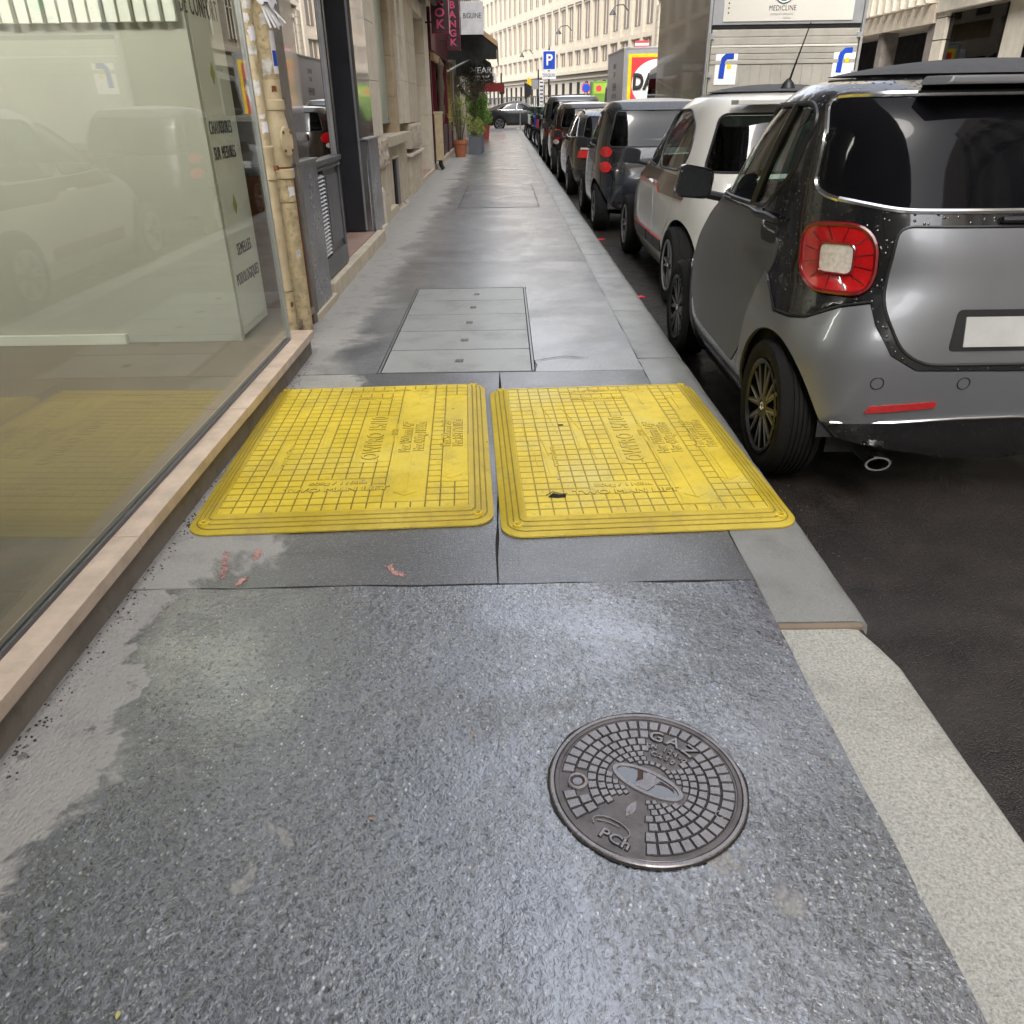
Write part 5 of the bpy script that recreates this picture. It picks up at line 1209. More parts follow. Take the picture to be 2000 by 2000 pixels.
        # handle bowl and indicator
        hb = b.conv(b.rnd([('s', .79, .945), ('s', .80, 1.02), ('s', .62, 1.02), ('s', .63, .945)], .03), .03); panel(b, 'handle_bowl', mm(hb), M['black'], t, off=.006, step=.03)
        hd = [b.one(q) for q in [('s', .92, 1.055), ('s', .82, 1.045), ('s', .70, 1.050), ('s', .60, 1.045)]]; seam(b, 'door_handle', mm(hd), [.010, .016, .018, .012], M['black'], t, .028, False, 8)
        ind = b.conv(b.rnd([('s', 2.06, .60), ('s', 2.06, .645), ('s', 2.035, .645), ('s', 2.03, .60)], .012), .02); panel(b, 'side_repeater', mm(ind), M['clear'], t, off=.008, step=.02)
        fl_ = b.conv(b.rnd([('s', .60, .66), ('s', .61, .80), ('s', .505, .80), ('s', .50, .67)], .03), .03)
        if side: panel(b, 'fuel_flap', mm(fl_), M['pblack'], t, off=.002, step=.03)
    panel(b, 'rear_bumper', grow(bumpP, -.004, b.U), M['pgreylight'], t, [ar, b.mir(ar)], off=.006, step=.04, depth=.02)
    panel(b, 'tailgate', grow(gate, -.006, b.U), M['pgreylight'], t, off=.004, step=.05, depth=.02)
    panel(b, 'rear_window', grow(rw, -.008, b.U), plain('dark_rear_glass', (.005, .005, .006), .05, spec=.12), t, off=-.004, step=.06); seam(b, 'window_seal', rw, .010, M['chrome'], t, .0)
    seam(b, 'gate_gap', gate, .006, M['black'], t, 0)
    rf = b.conv(b.rnd([('r', -.56, .415), ('r', -.54, .445), ('r', -.30, .465), ('r', -.30, .44)], .01), .03); panel(b, 'reflector', rf, M['red'], t, off=.012, step=.04); panel(b, 'reflector', b.mir(rf), M['red'], t, off=.012, step=.04)
    for x in (-.62, -.25, .25, .62):
        c0 = b.rear(x * .86, .535); seam(b, 'parking_sensor', [(c0 + .023 / b.U * math.cos(a * .5236), .535 + .023 * math.sin(a * .5236)) for a in range(12)], .0022, M['black'], t, .0065)
    seam(b, 'valance_line', [b.one(q) for q in [('r', -.66, .365), ('r', -.45, .38), ('r', -.2, .395), ('r', 0, .40), ('r', .2, .395), ('r', .45, .38), ('r', .66, .365)]], .006, M['chrome'], t, .010, False)
    A = MB()
    for sx in (-1,):
        q = [(.046 * math.cos(k * .2618) * (1.15), .030 * math.sin(k * .2618)) for k in range(24)]; n = 24; vs = [(x_, 0, z_) for x_, z_ in q] + [(x_ * .82, 0, z_ * .78) for x_, z_ in q] + [(x_ * .82, .16, z_ * .78) for x_, z_ in q] + [(x_, .16, z_) for x_, z_ in q]
        A.add(vs, [(r_ * n + i, r_ * n + (i + 1) % n, ((r_ + 1) % 4) * n + (i + 1) % n, ((r_ + 1) % 4) * n + i) for r_ in range(4) for i in range(n)])
    o = A.build('exhaust_tip', M['chrome'], t, smooth=True); o.location = (-.455, .02, .195)
    o = MB().box(-.035, .035, .155, .16, -.02, .02).build('exhaust_dark', M['void'], t); o.location = (-.455, .02, .195)
    MB().box(-.62, .62, .16, .5, .19, .30).build('rear_undertray', M['inner'], t)
    roofcap(b, 'roof_frame', M['pblack'], t, 1., .88); roofcap(b, 'fabric_roof', M['fabric'], t, .885, 0., .012)
    A = MB(); A.prism([(-.42, .20), (.42, .20), (.47, .30), (.40, .42), (-.40, .42), (-.47, .30)], 1.525, 1.552, taper=.96); A.build('roof_spoiler', M['pgreylight'], t, bevel=.008)
    underbody(t, b, (.425, 2.293), .29, .80, 1.0); seats(t, (1.05,), .42, .33, M['seat']); steering(t, -.33, 1.58, .93)
    MB().box(-.66, .66, 1.66, 1.95, .80, 1.0).build('dashboard', M['black'], t, bevel=.04)
    A = MB(); A.lathe([(0, .05), (.09, .04), (.12, 0), (.12, -.08)], 20); o = A.build('instrument_pod', M['black'], t, smooth=True); o.location = (-.36, 1.66, 1.02)
    for sx in (-1, 1):
        for y in (.425, 2.293): wheel(t, sx * .735, y, .298, .19, .205, 'hero', side=-1 if sx < 0 else 1)
    mirror(t, .80, 1.70, 1.10, M['pblack'], 1.15)
    A = MB(); A.tube([(-.54, 1.50, 1.555), (-.525, 1.46, 1.66), (-.505, 1.40, 1.80)], [.006, .004, .0025], 8); A.lathe([(.035, 1.535), (.028, 1.555), (.010, 1.575), (0, 1.58)], 16, c=(-.54, 1.50, 0)); A.build('antenna', M['black'], t, smooth=True)
    pr = b.conv(b.rnd([('r', -.30, .655), ('r', -.28, .80), ('r', .28, .80), ('r', .30, .655)], .02), .05); panel(b, 'plate_recess', pr, M['black'], t, off=.006, step=.06)
    pn = b.conv([('r', -.25, .67), ('r', -.25, .775), ('r', .25, .775), ('r', .25, .67)], .06); panel(b, 'number_plate', pn, M['plate'], t, off=.011, step=.08)
    hd = [b.one(('r', x, 1.095)) for x in (-.16, -.08, 0, .08, .16)]; seam(b, 'tailgate_handle', hd, .012, M['black'], t, .012, False)
    wp = [b.one(('r', x, z)) for x, z in ((0, 1.14), (.10, 1.16), (.25, 1.18), (.42, 1.19))]; seam(b, 'rear_wiper', wp, [.018, .010, .008, .006], M['black'], t, .022, False)
    # wheel arch lips
    for y in (.425, 2.293):
        for mm in (lambda q: q, b.mir):
            a_ = [b.one(('s', y + .35 * math.cos(math.pi * k / 18), .29 + .35 * math.sin(math.pi * k / 18))) for k in range(19)]; seam(b, 'arch_lip', mm(a_), .009, M['black'], t, -.004, False)
    return t
hero()
# ------------------------------------------------------------------ GENERIC CARS
def car(label, loc, sp, rz=0., scale=1.0, group='cars parked along the kerb'):
    t = thing('parked_car', label, 'car', loc, rz, group); t.scale = (scale,) * 3
    b = Body(sp['rows'], sp.get('cap', .04)); st = sp.get('step', .07); wr = sp['wr']; hi, lo = b.z1, b.z0; pm = sp['paint']
    arches = [circ(b, y, wr, wr + .05, 0) for y in sp['wy']]; arch2 = arches + [b.mir(a) for a in arches]
    wins = [b.conv(b.rnd([('s', *p) for p in w_], sp.get('wround', .05)), .05) for w_ in sp['wins']]
    rw = b.conv(b.rnd([('r', *p) for p in sp['rw']], .06), .06)
    doors = [b.conv(b.rnd([('s', *p) for p in d], .05), .06) for d in sp['doors']]
    lamps = []
    for kind, pts, mt in sp['lamps']:
        lamps.append((kind, b.conv(b.rnd([tuple(p) for p in pts], .025), .03), mt))
    yb = sp['split']; n = 60
    def dense(a, c, k): return [(a[0] + (c[0] - a[0]) * i / k, a[1] + (c[1] - a[1]) * i / k) for i in range(k)]
    spn = [b.one(('s', y, z)) for y, z in yb]
    shell = dense(spn[0], spn[0], 1)
    out = []
    for i in range(len(spn) - 1): out += dense(spn[i], spn[i + 1], 4)
    out.append(spn[-1]); L_ = out
    shell = L_ + dense(L_[-1], (2 - L_[-1][0], hi), 50)[1:] + [(2 - f, z) for f, z in L_[::-1]] + dense((2 - L_[0][0], lo), L_[0], 60)[1:]
    H_ = arch2 + wins + [b.mir(w_) for w_ in wins] + [rw] + doors + [b.mir(d) for d in doors]
    for k_, pg, mt in lamps: H_ += [pg, b.mir(pg)]
    panel(b, 'body_shell', shell, pm, t, H_, step=st)
    front = L_ + dense(L_[-1], (-L_[-1][0], hi), 40)[1:] + [(-f, z) for f, z in L_[::-1]] + dense((-L_[0][0], lo), L_[0], 40)[1:]
    ws = b.conv([('f', *p) for p in sp['ws']], .08)
    fa = [[(-f, z) for f, z in a[::-1]] for a in arches]
    panel(b, 'front_body', front, pm, t, arches + fa + [ws], step=st * 1.3); panel(b, 'windscreen', ws, M['glass'], t, off=-.006, step=.12)
    for side in (0, 1):
        mm = (lambda q: q) if not side else b.mir
        for d in doors: panel(b, 'door', grow(mm(d), -.004, b.U), pm, t, arch2, off=.002, step=st, depth=.02)
        for w_ in wins:
            o = panel(b, 'side_window', grow(mm(w_), -.01, b.U), M[sp.get('glass', 'glass')], t, off=-.008, step=.1); seam(b, 'window_seal', mm(w_), .009, sp.get('seal', M['black']), t, 0)
        for k_, pg, mt in lamps: panel(b, k_, mm(pg), mt, t, off=.010, step=.03, depth=.02)
    panel(b, 'rear_window', grow(rw, -.01, b.U), M[sp.get('rglass', 'glassdark')], t, off=-.004, step=.09); seam(b, 'window_seal', rw, .009, M['black'], t, 0)
    roofcap(b, 'roof', sp.get('roof', pm), t)
    if sp.get('sunroof'): roofcap(b, 'fabric_roof', sp['sunroof'], t, .86, 0., .014)
    underbody(t, b, sp['wy'], wr, sp['tx'] + .05, sp['belt']); seats(t, sp.get('seats', ()), .42, .34, M['seat'])
    for sx in (-1, 1):
        for y in sp['wy']: wheel(t, sx * sp['tx'], y, wr, sp.get('tw', .2), wr * .67, sp.get('rim', 'split'), side=-1 if sx < 0 else 1)
    if 'mirror' in sp: mirror(t, *sp['mirror'][:3], sp.get('mmat', pm), 1.)
    for nm, x0, x1, y0, y1, z0, z1, mt in sp.get('boxes', ()): MB().box(x0, x1, y0, y1, z0, z1).build(nm, mt, t, bevel=.006)
    for nm, pts, mt, off, both in sp.get('patches', ()):
        pg = b.conv(b.rnd([tuple(p) for p in pts], .015), .04); panel(b, nm, pg, mt, t, arch2, off=off, step=.05)
        if both: panel(b, nm, b.mir(pg), mt, t, arch2, off=off, step=.05)
    for nm, pts, r_, mt, off in sp.get('lines', ()):
        ln = [b.one(tuple(p)) for p in pts]; seam(b, nm, ln, r_, mt, t, off, False); seam(b, nm, b.mir(ln), r_, mt, t, off, False)
    return t, b
M['psuv'] = paint('deep_black_paint', (.006, .006, .007), 0., .4, .5)
M['plate'] = plain('number_plate', (.42, .42, .40), .5)
# white rounded hatchback with decals
TW = dict(cap=.075, paint=M['pwhite'], sunroof=M['fabric'], wr=.30, wy=(.56, 3.05), tx=.745, belt=.98, step=.055, seats=(1.25, 2.0), mirror=(.80, 2.40, 1.02), mmat=M['black'], rim='split',
    rows=[(.17, .14, 3.50, .74, 3.4, 4.6), (.30, .04, 3.58, .80, 3.4, 4.6), (.48, .0, 3.595, .825, 3.2, 4.2), (.66, .01, 3.58, .828, 3, 4), (.80, .04, 3.46, .82, 2.8, 4), (.90, .07, 3.20, .805, 2.7, 4), (.97, .09, 2.92, .79, 2.8, 4), (1.08, .14, 2.70, .765, 3, 4), (1.22, .20, 2.44, .72, 3, 4), (1.36, .26, 2.16, .665, 3, 4), (1.46, .33, 1.90, .61, 3, 3.8), (1.51, .42, 1.74, .56, 3, 3.4)],
    split=[(2.66, .17), (2.66, .95), (2.55, 1.0), (2.30, 1.22), (2.05, 1.38), (1.82, 1.48), (1.72, 1.51)],
    ws=[(-.60, 1.02), (-.48, 1.44), (.48, 1.44), (.60, 1.02)], wround=.12,
    wins=[[(2.50, .995), (2.20, 1.20), (1.90, 1.35), (1.55, 1.42), (1.50, .985)], [(1.46, .985), (1.51, 1.42), (1.0, 1.43), (.66, 1.32), (.58, 1.12), (.68, 1.0)]],
    rw=[(-.66, 1.02), (-.55, 1.40), (.55, 1.40), (.66, 1.02)],
    doors=[[(2.58, .32), (2.60, .94), (1.50, .94), (1.42, .60), (1.42, .32)], [(1.40, .32), (1.40, .62), (1.48, .94), (.72, .94), (.80, .62), (.93, .50), (.97, .32)]],
    lamps=[('tail_lamp', [('r', -.765, .87), ('r', -.76, .99), ('r', -.71, 1.0), ('r', -.70, .88)], M['red'])],
    patches=[('side_moulding', [('s', 2.42, .33), ('s', 2.42, .43), ('s', 1.02, .43), ('s', 1.02, .33)], M['black'], .010, True), ('number_plate', [('r', -.26, .62), ('r', -.26, .73), ('r', .26, .73), ('r', .26, .62)], M['plate'], .01, False),
             ('belt_decal', [('s', 2.56, .85), ('s', 2.56, .968), ('s', .50, .968), ('s', .52, .80), ('s', 1.25, .80), ('s', 1.38, .86)], M['pbrown'], .0062, True)],
    lines=[('red_pinstripe', [('s', 2.42, .437), ('s', 1.8, .437), ('s', 1.02, .437)], .004, M['redsign'], .012), ('decal_edge', [('s', 2.56, .845), ('s', 2., .85), ('s', 1.40, .855), ('s', 1.25, .795), ('s', .52, .795)], .003, M['redsign'], .008), ('moulding_split', [('s', 1.7, .34), ('s', 1.7, .43)], .004, M['inner'], .012),
           ('door_handle', [('s', 1.62, .86), ('s', 1.54, .862), ('s', 1.50, .86)], .013, M['white'], .022)],
    boxes=[('tail_spoiler', -.50, .50, .16, .36, 1.46, 1.49, M['pwhite']), ('wiper', -.02, .30, .13, .145, 1.03, 1.045, M['black'])])
car('pearl white rounded hatchback with taupe decals and dark fabric roof', (2.215, 6.12, -.13), TW, scale=1.03)
# older microcar, black and blue-grey, twin round lamps
def rlamp(x, z, r=.062): return [('r', x + r * math.cos(k * .5236), z + r * math.sin(k * .5236)) for k in range(12)]
OS = dict(paint=M['pblack'], roof=M['alum'], wr=.29, wy=(.42, 2.23), tx=.68, belt=.95, step=.055, seats=(1.0,), mirror=(.74, 1.62, 1.0), mmat=M['black'], rim='x',
    rows=[(.20, .10, 2.42, .70, 3.4, 6), (.35, .03, 2.48, .765, 3.2, 6), (.55, .0, 2.495, .78, 3, 6), (.75, .02, 2.42, .775, 3, 6), (.90, .05, 2.2, .765, 3, 5), (1.0, .08, 1.98, .755, 3, 5), (1.15, .12, 1.75, .73, 3, 5), (1.3, .17, 1.52, .685, 3, 4.6), (1.42, .25, 1.3, .635, 3, 4.2), (1.49, .36, 1.12, .58, 3, 3.6)],
    split=[(1.72, .20), (1.80, .6), (1.85, .9), (1.72, 1.05), (1.50, 1.22), (1.30, 1.36), (1.1, 1.49)], ws=[(-.60, 1.02), (-.52, 1.42), (.52, 1.42), (.60, 1.02)],
    wins=[[(1.62, 1.0), (1.38, 1.2), (1.15, 1.36), (.62, 1.40), (.52, 1.0)]], rw=[(-.64, 1.0), (-.54, 1.40), (.54, 1.40), (.64, 1.0)],
    doors=[[(1.66, .32), (1.78, .62), (1.78, .92), (.60, .92), (.78, .55), (.86, .32)]],
    lamps=[('tail_lamp', rlamp(-.655, .945), M['red']), ('tail_lamp', rlamp(-.665, .775), M['red'])],
    patches=[('tailgate', [('r', -.55, .38), ('r', -.55, .70), ('r', .55, .70), ('r', .55, .38)], M['pblue'], .006, False), ('rear_bumper', [('s', .85, .30), ('s', .55, .72), ('s', .10, .70), ('r', -.60, .70), ('r', -.60, .28), ('s', .10, .28)], M['pblue'], .006, True)])
car('black older microcar with stacked round red tail lamps, before the white hatchback', (1.985, 10.65, -.13), OS, scale=1.03)
# dark estate
BM = dict(paint=M['pdark'], wr=.315, wy=(.92, 3.64), tx=.78, belt=.95, step=.07, mirror=(.84, 2.75, .98), rim='split', seats=(1.4, 2.2), seal=M['chrome'],
    rows=[(.18, .18, 4.30, .80, 3.4, 5), (.35, .04, 4.42, .855, 3.4, 5), (.52, .0, 4.47, .868, 3.2, 5), (.66, .03, 4.44, .868, 3, 5), (.76, .06, 4.30, .86, 2.8, 5), (.85, .08, 3.9, .85, 2.9, 5), (.93, .10, 3.28, .835, 3.4, 5), (1.05, .22, 2.92, .79, 3.4, 5), (1.2, .38, 2.62, .73, 3.4, 5), (1.33, .56, 2.35, .66, 3.2, 5), (1.40, .80, 2.1, .60, 3.2, 4)],
    split=[(3.05, .18), (3.05, .8), (3.02, .90), (2.85, 1.02), (2.6, 1.18), (2.35, 1.3), (2.1, 1.40)], ws=[(-.66, .98), (-.54, 1.34), (.54, 1.34), (.66, .98)],
    wins=[[(2.72, .985), (2.4, 1.2), (2.1, 1.32), (1.82, 1.34), (1.78, .975)], [(1.74, .975), (1.78, 1.34), (1.25, 1.33), (1.12, .975)], [(1.08, .975), (1.18, 1.33), (.80, 1.27), (.46, 1.0)]],
    rw=[(-.66, .98), (-.56, 1.32), (.56, 1.32), (.66, .98)], doors=[[(2.95, .32), (2.98, .92), (1.80, .92), (1.76, .32)], [(1.74, .32), (1.78, .92), (1.02, .92), (1.28, .6), (1.34, .32)]],
    lamps=[('tail_lamp', [('s', .30, .67), ('s', .26, .79), ('r', -.52, .79), ('r', -.52, .66)], M['red']), ('tail_lamp', [('s', .24, .80), ('s', .22, .855), ('r', -.54, .855), ('r', -.53, .80)], M['clear'])],
    patches=[('bumper_strip', [('s', .55, .46), ('s', .55, .50), ('r', -.6, .50), ('r', .0, .50), ('r', 0, .46), ('r', -.6, .46)], M['black'], .012, True), ('number_plate', [('r', -.26, .60), ('r', -.26, .71), ('r', .26, .71), ('r', .26, .60)], M['plate'], .01, False)],
    boxes=[('roof_rail', -.60, -.57, .9, 2.3, 1.40, 1.425, M['chrome']), ('roof_rail', .57, .60, .9, 2.3, 1.40, 1.425, M['chrome']), ('exhaust_tip', -.42, -.32, .02, .14, .19, .25, M['chrome'])])
car('dark green-black estate car with bright window line and wide red lamps', (2.04, 14.75, -.13), BM)
MI = dict(paint=M['pbronze'], roof=M['white'], wr=.30, wy=(.62, 3.10), tx=.74, belt=.97, step=.08, mirror=(.80, 2.45, 1.0), rim='x', glass='glassdark',
    rows=[(.18, .14, 3.6, .76, 3.2, 4), (.35, .03, 3.70, .81, 3.2, 4), (.55, .0, 3.72, .828, 3, 3.8), (.74, .03, 3.6, .825, 2.8, 3.6), (.90, .09, 3.25, .81, 2.8, 3.6), (.98, .13, 2.95, .79, 3, 3.6), (1.12, .22, 2.62, .75, 3, 3.6), (1.28, .32, 2.32, .70, 3, 3.6), (1.42, .42, 2.02, .63, 3, 3.4), (1.49, .54, 1.82, .57, 3, 3.2)],
    split=[(2.62, .18), (2.62, .9), (2.50, 1.05), (2.25, 1.22), (2.0, 1.38), (1.82, 1.49)], ws=[(-.6, 1.03), (-.5, 1.42), (.5, 1.42), (.6, 1.03)],
    wins=[[(2.38, 1.02), (2.05, 1.25), (1.75, 1.38), (1.5, 1.4), (1.46, 1.01)], [(1.42, 1.01), (1.46, 1.4), (.95, 1.36), (.62, 1.05)]], rw=[(-.64, 1.0), (-.54, 1.40), (.54, 1.40), (.64, 1.0)],
    doors=[[(2.52, .32), (2.54, .95), (1.46, .95), (1.44, .32)], [(1.42, .32), (1.44, .95), (.75, .95), (.95, .6), (1.04, .32)]],
    lamps=[('tail_lamp', rlamp(-.70, .86, .115), M['red']), ('tail_lamp', rlamp(-.73, .70, .055), M['clear'])],
    patches=[('number_plate', [('r', -.26, .60), ('r', -.26, .71), ('r', .26, .71), ('r', .26, .60)], M['plate'], .01, False)])
car('dark bronze hatchback with a pale roof and big round red lamps', (2.0, 20.1, -.13), MI, scale=1.02)
VN = dict(paint=M['panth'], roof=M['white'], wr=.31, wy=(.75, 3.45), tx=.80, belt=1.05, step=.09, mirror=(.86, 2.9, 1.15), mmat=M['black'], rim='x', glass='glassdark',  # white roof colour stands in for the sky reflected on it
    rows=[(.2, .10, 4.1, .80, 3.2, 6), (.4, .02, 4.2, .865, 3, 6), (.7, .0, 4.18, .875, 3, 6), (.95, .02, 3.9, .87, 3, 6), (1.1, .04, 3.4, .86, 3, 6), (1.3, .07, 3.0, .83, 3, 6), (1.5, .12, 2.7, .79, 3, 6), (1.66, .20, 2.4, .74, 3, 5), (1.70, .28, 2.3, .70, 3, 5)],
    split=[(3.0, .2), (3.05, 1.1), (2.95, 1.2), (2.65, 1.5), (2.35, 1.70)], ws=[(-.68, 1.18), (-.6, 1.6), (.6, 1.6), (.68, 1.18)],
    wins=[[(2.80, 1.12), (2.45, 1.52), (1.7, 1.55), (1.7, 1.12)], [(1.6, 1.12), (1.6, 1.55), (.3, 1.53), (.3, 1.12)]], rw=[(-.7, 1.1), (-.64, 1.58), (.64, 1.58), (.7, 1.1)],
    doors=[[(2.9, .32), (2.95, 1.05), (1.68, 1.05), (1.68, .32)]], lamps=[('tail_lamp', [('r', -.84, .7), ('r', -.835, 1.05), ('r', -.74, 1.05), ('r', -.74, .7)], M['reddark'])])
car('tall anthracite people carrier with sky reflection painted white on its roof, last of the parked row', (2.05, 24.9, -.13), VN)
SU = dict(paint=M['psuv'], roof=M['psuv'], wr=.38, wy=(1.0, 3.9), tx=.86, belt=1.08, step=.09, mirror=(.94, 3.1, 1.15), rim='split', glass='glassdark', tw=.26, seal=M['chrome'],
    rows=[(.26, .2, 4.75, .88, 3.2, 4), (.45, .03, 4.85, .96, 3.2, 4), (.7, .0, 4.86, .975, 3, 4), (.92, .03, 4.7, .97, 2.8, 4), (1.05, .08, 4.1, .95, 3, 4), (1.12, .12, 3.6, .93, 3.2, 4), (1.28, .50, 3.2, .87, 3.2, 4), (1.45, 1.0, 2.85, .80, 3.2, 3.6), (1.58, 1.55, 2.5, .72, 3, 3.2), (1.61, 1.75, 2.35, .68, 3, 3)],
    split=[(3.35, .26), (3.4, 1.05), (3.3, 1.15), (3.05, 1.32), (2.75, 1.48), (2.4, 1.61)], ws=[(-.72, 1.18), (-.6, 1.5), (.6, 1.5), (.72, 1.18)],
    wins=[[(3.02, 1.15), (2.75, 1.36), (2.5, 1.48), (2.15, 1.52), (2.1, 1.14)], [(2.06, 1.14), (2.1, 1.52), (1.6, 1.48), (1.1, 1.30), (.85, 1.15)]], rw=[(-.66, 1.16), (-.6, 1.42), (.6, 1.42), (.66, 1.16)],
    doors=[[(3.28, .42), (3.32, 1.08), (2.1, 1.08), (2.08, .42)], [(2.06, .42), (2.08, 1.08), (1.3, 1.08), (1.45, .7), (1.5, .42)]],
    lamps=[('tail_lamp', [('s', .42, .90), ('s', .42, .985), ('r', -.3, .985), ('r', -.3, .90)], M['red'])])
t, b = car('black coupe-roofed sports utility car turning across the junction', (-1.35, 58.6, -.13), SU, rz=R(-90), scale=1.05, group='cars in the cross street'); t.name = 'moving_car'
# ================================================================== TRUCKS
def truck(label, x0, x1, y0, L_, ztop, zbot, kind):
    t = thing('box_truck', label, 'truck', ((x0 + x1) / 2, y0, -.13), 0, 'box trucks standing in the lane'); w_ = (x1 - x0) / 2; zt, zb = ztop + .13, zbot + .13
    mside = M['truckside'] if kind == 'a' else M['silver']
    MB().box(-w_, w_, .03, L_, zb, zt - .05).build('cargo_box', mside, t, bevel=.006)
    MB().box(-w_ - .02, w_ + .02, .0, L_ + .02, zt - .06, zt).build('roof_edge', M['silver'], t, bevel=.01)
    for s in (-1, 1):
        MB().box(s * w_ - .03 if s > 0 else -w_ - .015, s * w_ + .015 if s > 0 else -w_ + .03, -.02, .07, zb, zt - .06).build('corner_post', M['silver'], t, bevel=.006)
        MB().box(-w_ - .012 if s < 0 else w_ - .02, -w_ + .02 if s < 0 else w_ + .012, .08, L_, zb, zb + .09).build('side_rail', M['silver'], t)
    MB().box(-w_ + .2, w_ - .2, .3, L_ + 1.2, .55, zb - .01).build('chassis', M['black'], t)
    for y in (1.0, L_ + 1.1):
        for s in (-1, 1): wheel(t, s * (w_ - .16), y, .42, .26, .25, 'x', side=s)
    # cab
    cw = w_ - .12; A = MB(); A.prism([(L_ + .15, .45), (L_ + 1.9, .45), (L_ + 1.95, 1.25), (L_ + 1.55, 2.15), (L_ + .15, 2.25)], -cw, cw, 'x'); A.build('cab', M['white'], t, bevel=.05)
    for s in (-1, 1): MB().prism([(L_ + .5, 1.35), (L_ + 1.75, 1.35), (L_ + 1.45, 2.05), (L_ + .5, 2.08)], s * (cw + .001), s * (cw + .012), 'x').build('cab_window', M['glassdark'], t)
    MB().box(-w_ + .05, w_ - .05, -.05, .0, .42, .56).build('bumper_bar', M['black'], t)
    for s in (-1, 1): MB().box(s * (w_ - .28) - .12, s * (w_ - .28) + .12, -.065, -.02, .60, .72).build('tail_lamp', M['red'], t)
    return t, w_, zt, zb
t, w_, zt, zb = truck('beige-grey box truck with an aluminium tail lift and blue emblem plates', 3.09, 5.40, 13.5, 4.3, 3.35, .85, 'a')
Z = lambda z: z + .13
MB().box(-w_ + .04, w_ - .04, -.01, .025, Z(2.40), zt - .07).build('upper_door_frame', M['silver'], t, bevel=.006)
MB().box(-w_ + .19, w_ - .19, -.022, -.0105, Z(2.44), zt - .12).build('upper_door_panel', M['truckpale'], t, bevel=.004)
MB().box(-w_ + .04, w_ - .04, .0, .028, Z(2.345), Z(2.398)).build('door_gap', M['void'], t)
nr = 13; zz = Z(2.34)
for k, hgt in enumerate((.10, .10, .035, .08, .08, .06)):
    MB().box(-w_ + .05, w_ - .05, -.020 - .005 * (k % 2) - (.012 if k == 2 else 0), .026, zz - hgt + .003, zz - .002).build('lift_plank', M['alum'] if k != 2 else M['truckpale'], t, bevel=.008); zz -= hgt
for k in range(14):
    ww = (2 * w_ - .1) / 14; MB().box(-w_ + .05 + k * ww + .0015, -w_ + .05 + (k + 1) * ww - .0015, -.014, .026, Z(.95), zz - .004).build('lift_slat', M['alum'], t, bevel=.002)
for s, zc in ((-1, 1.86), (1, 1.92)):
    xc = -w_ + .30 if s < 0 else w_ - .22
    pl_ = MB().box(xc - .16, xc + .17, -.022, -.015, Z(zc) - .24, Z(zc) + .21).build('logo_plate', M['white'], t)
    A = MB(); A.tube([(xc - .06, -.03, Z(zc) - .16), (xc - .05, -.03, Z(zc) + .05), (xc - .035, -.03, Z(zc) + .10), (xc + .0, -.03, Z(zc) + .135), (xc + .11, -.03, Z(zc) + .14)], .042, 8); A.v = [(v[0], -.024 + (v[1] + .03) * .04, v[2]) for v in A.v]; A.build('blue_emblem', M['signblue'], pl_)
    A = MB(); A.lathe([(.035, -.026), (0, -.026)], 20, 'y', c=(xc + .05, 0, Z(zc) - .0)); A.build('yellow_dot', M['yelsign'], pl_)
A = MB(); A.lathe([(.145, -.028), (0, -.028)], 40, 'y', c=(-.09, 0, Z(2.80))); A.build('logo_ring', M['ink'], t)
A = MB(); A.lathe([(.132, -.0285), (.0, -.0285)], 40, 'y', c=(-.09, 0, Z(2.80))); A.build('logo_ring_inner', M['white'], t)
A = MB(); A.lathe([(.115, -.029), (0, -.029)], 40, 'y', c=(-.09, 0, Z(2.80))); A.build('logo_disc', M['teal'], t)
text('door_lettering', 'MEDICLINE', M['ink'], t, (-.10, -.0235, Z(2.60)), .095, '-y', .001, .80, spacing=1.08)
text('door_lettering', 'transport dentaire', M['silver'], t, (-.10, -.0235, Z(2.53)), .050, '-y', .001, .9); text('door_lettering', 'habitat', M['silver'], t, (-.02, -.0235, Z(2.48)), .045, '-y', .001, .9)
for k in range(4): MB().lathe([(.012, -.026), (0, -.026)], 10, 'y', c=(-w_ + .26, 0, Z(2.55) + k * .06)).build('rivet', M['ink'], t)
for s in (-1, 1):
    for z in (1.2, 1.75, 2.25): MB().box(s * (w_ - .045) - .04, s * (w_ - .045) + .04, -.045, -.012, Z(z) - .035, Z(z) + .035).build('hinge', M['silver'], t, bevel=.005)
    MB().tube([(s * (w_ - .02), -.04, Z(.95)), (s * (w_ - .02), -.04, Z(2.30))], .012, 8).build('lock_rod', M['alum'], t)
MB().box(-w_ - .03, -w_ - .012, 1.0, 1.12, zb + .05, zb + .10).build('side_marker', M['yelsign'], t)
t, w_, zt, zb = truck('silver box truck with a yellow and red rear panel and white disc', 4.07, 6.35, 29.8, 4.6, 3.03, .85, 'b')
MB().box(-w_ + .05, w_ - .05, -.01, .026, Z(.9), zt - .08).build('rear_door', M['silver'], t, bevel=.006)
MB().box(-w_ + .14, w_ - .14, -.020, -.0105, Z(1.05), Z(2.83)).build('yellow_panel', M['yelsign'], t)
MB().box(-w_ + .25, w_ - .25, -.025, -.0205, Z(1.16), Z(2.73)).build('red_panel', M['redsign'], t)
A = MB(); A.lathe([(.86, -.0275), (0, -.0275)], 60, 'y', c=(0, 0, 0)); o = A.build('white_disc', M['white'], t); o.location = (0, 0, Z(1.95)); o.scale = (1, 1, .84)
text('panel_lettering', 'DARTY', M['ink'], t, (0, -.050, Z(2.0)), .50, '-y', .002, 1.0, bevel=.026, sy=1.25, spacing=1.06)
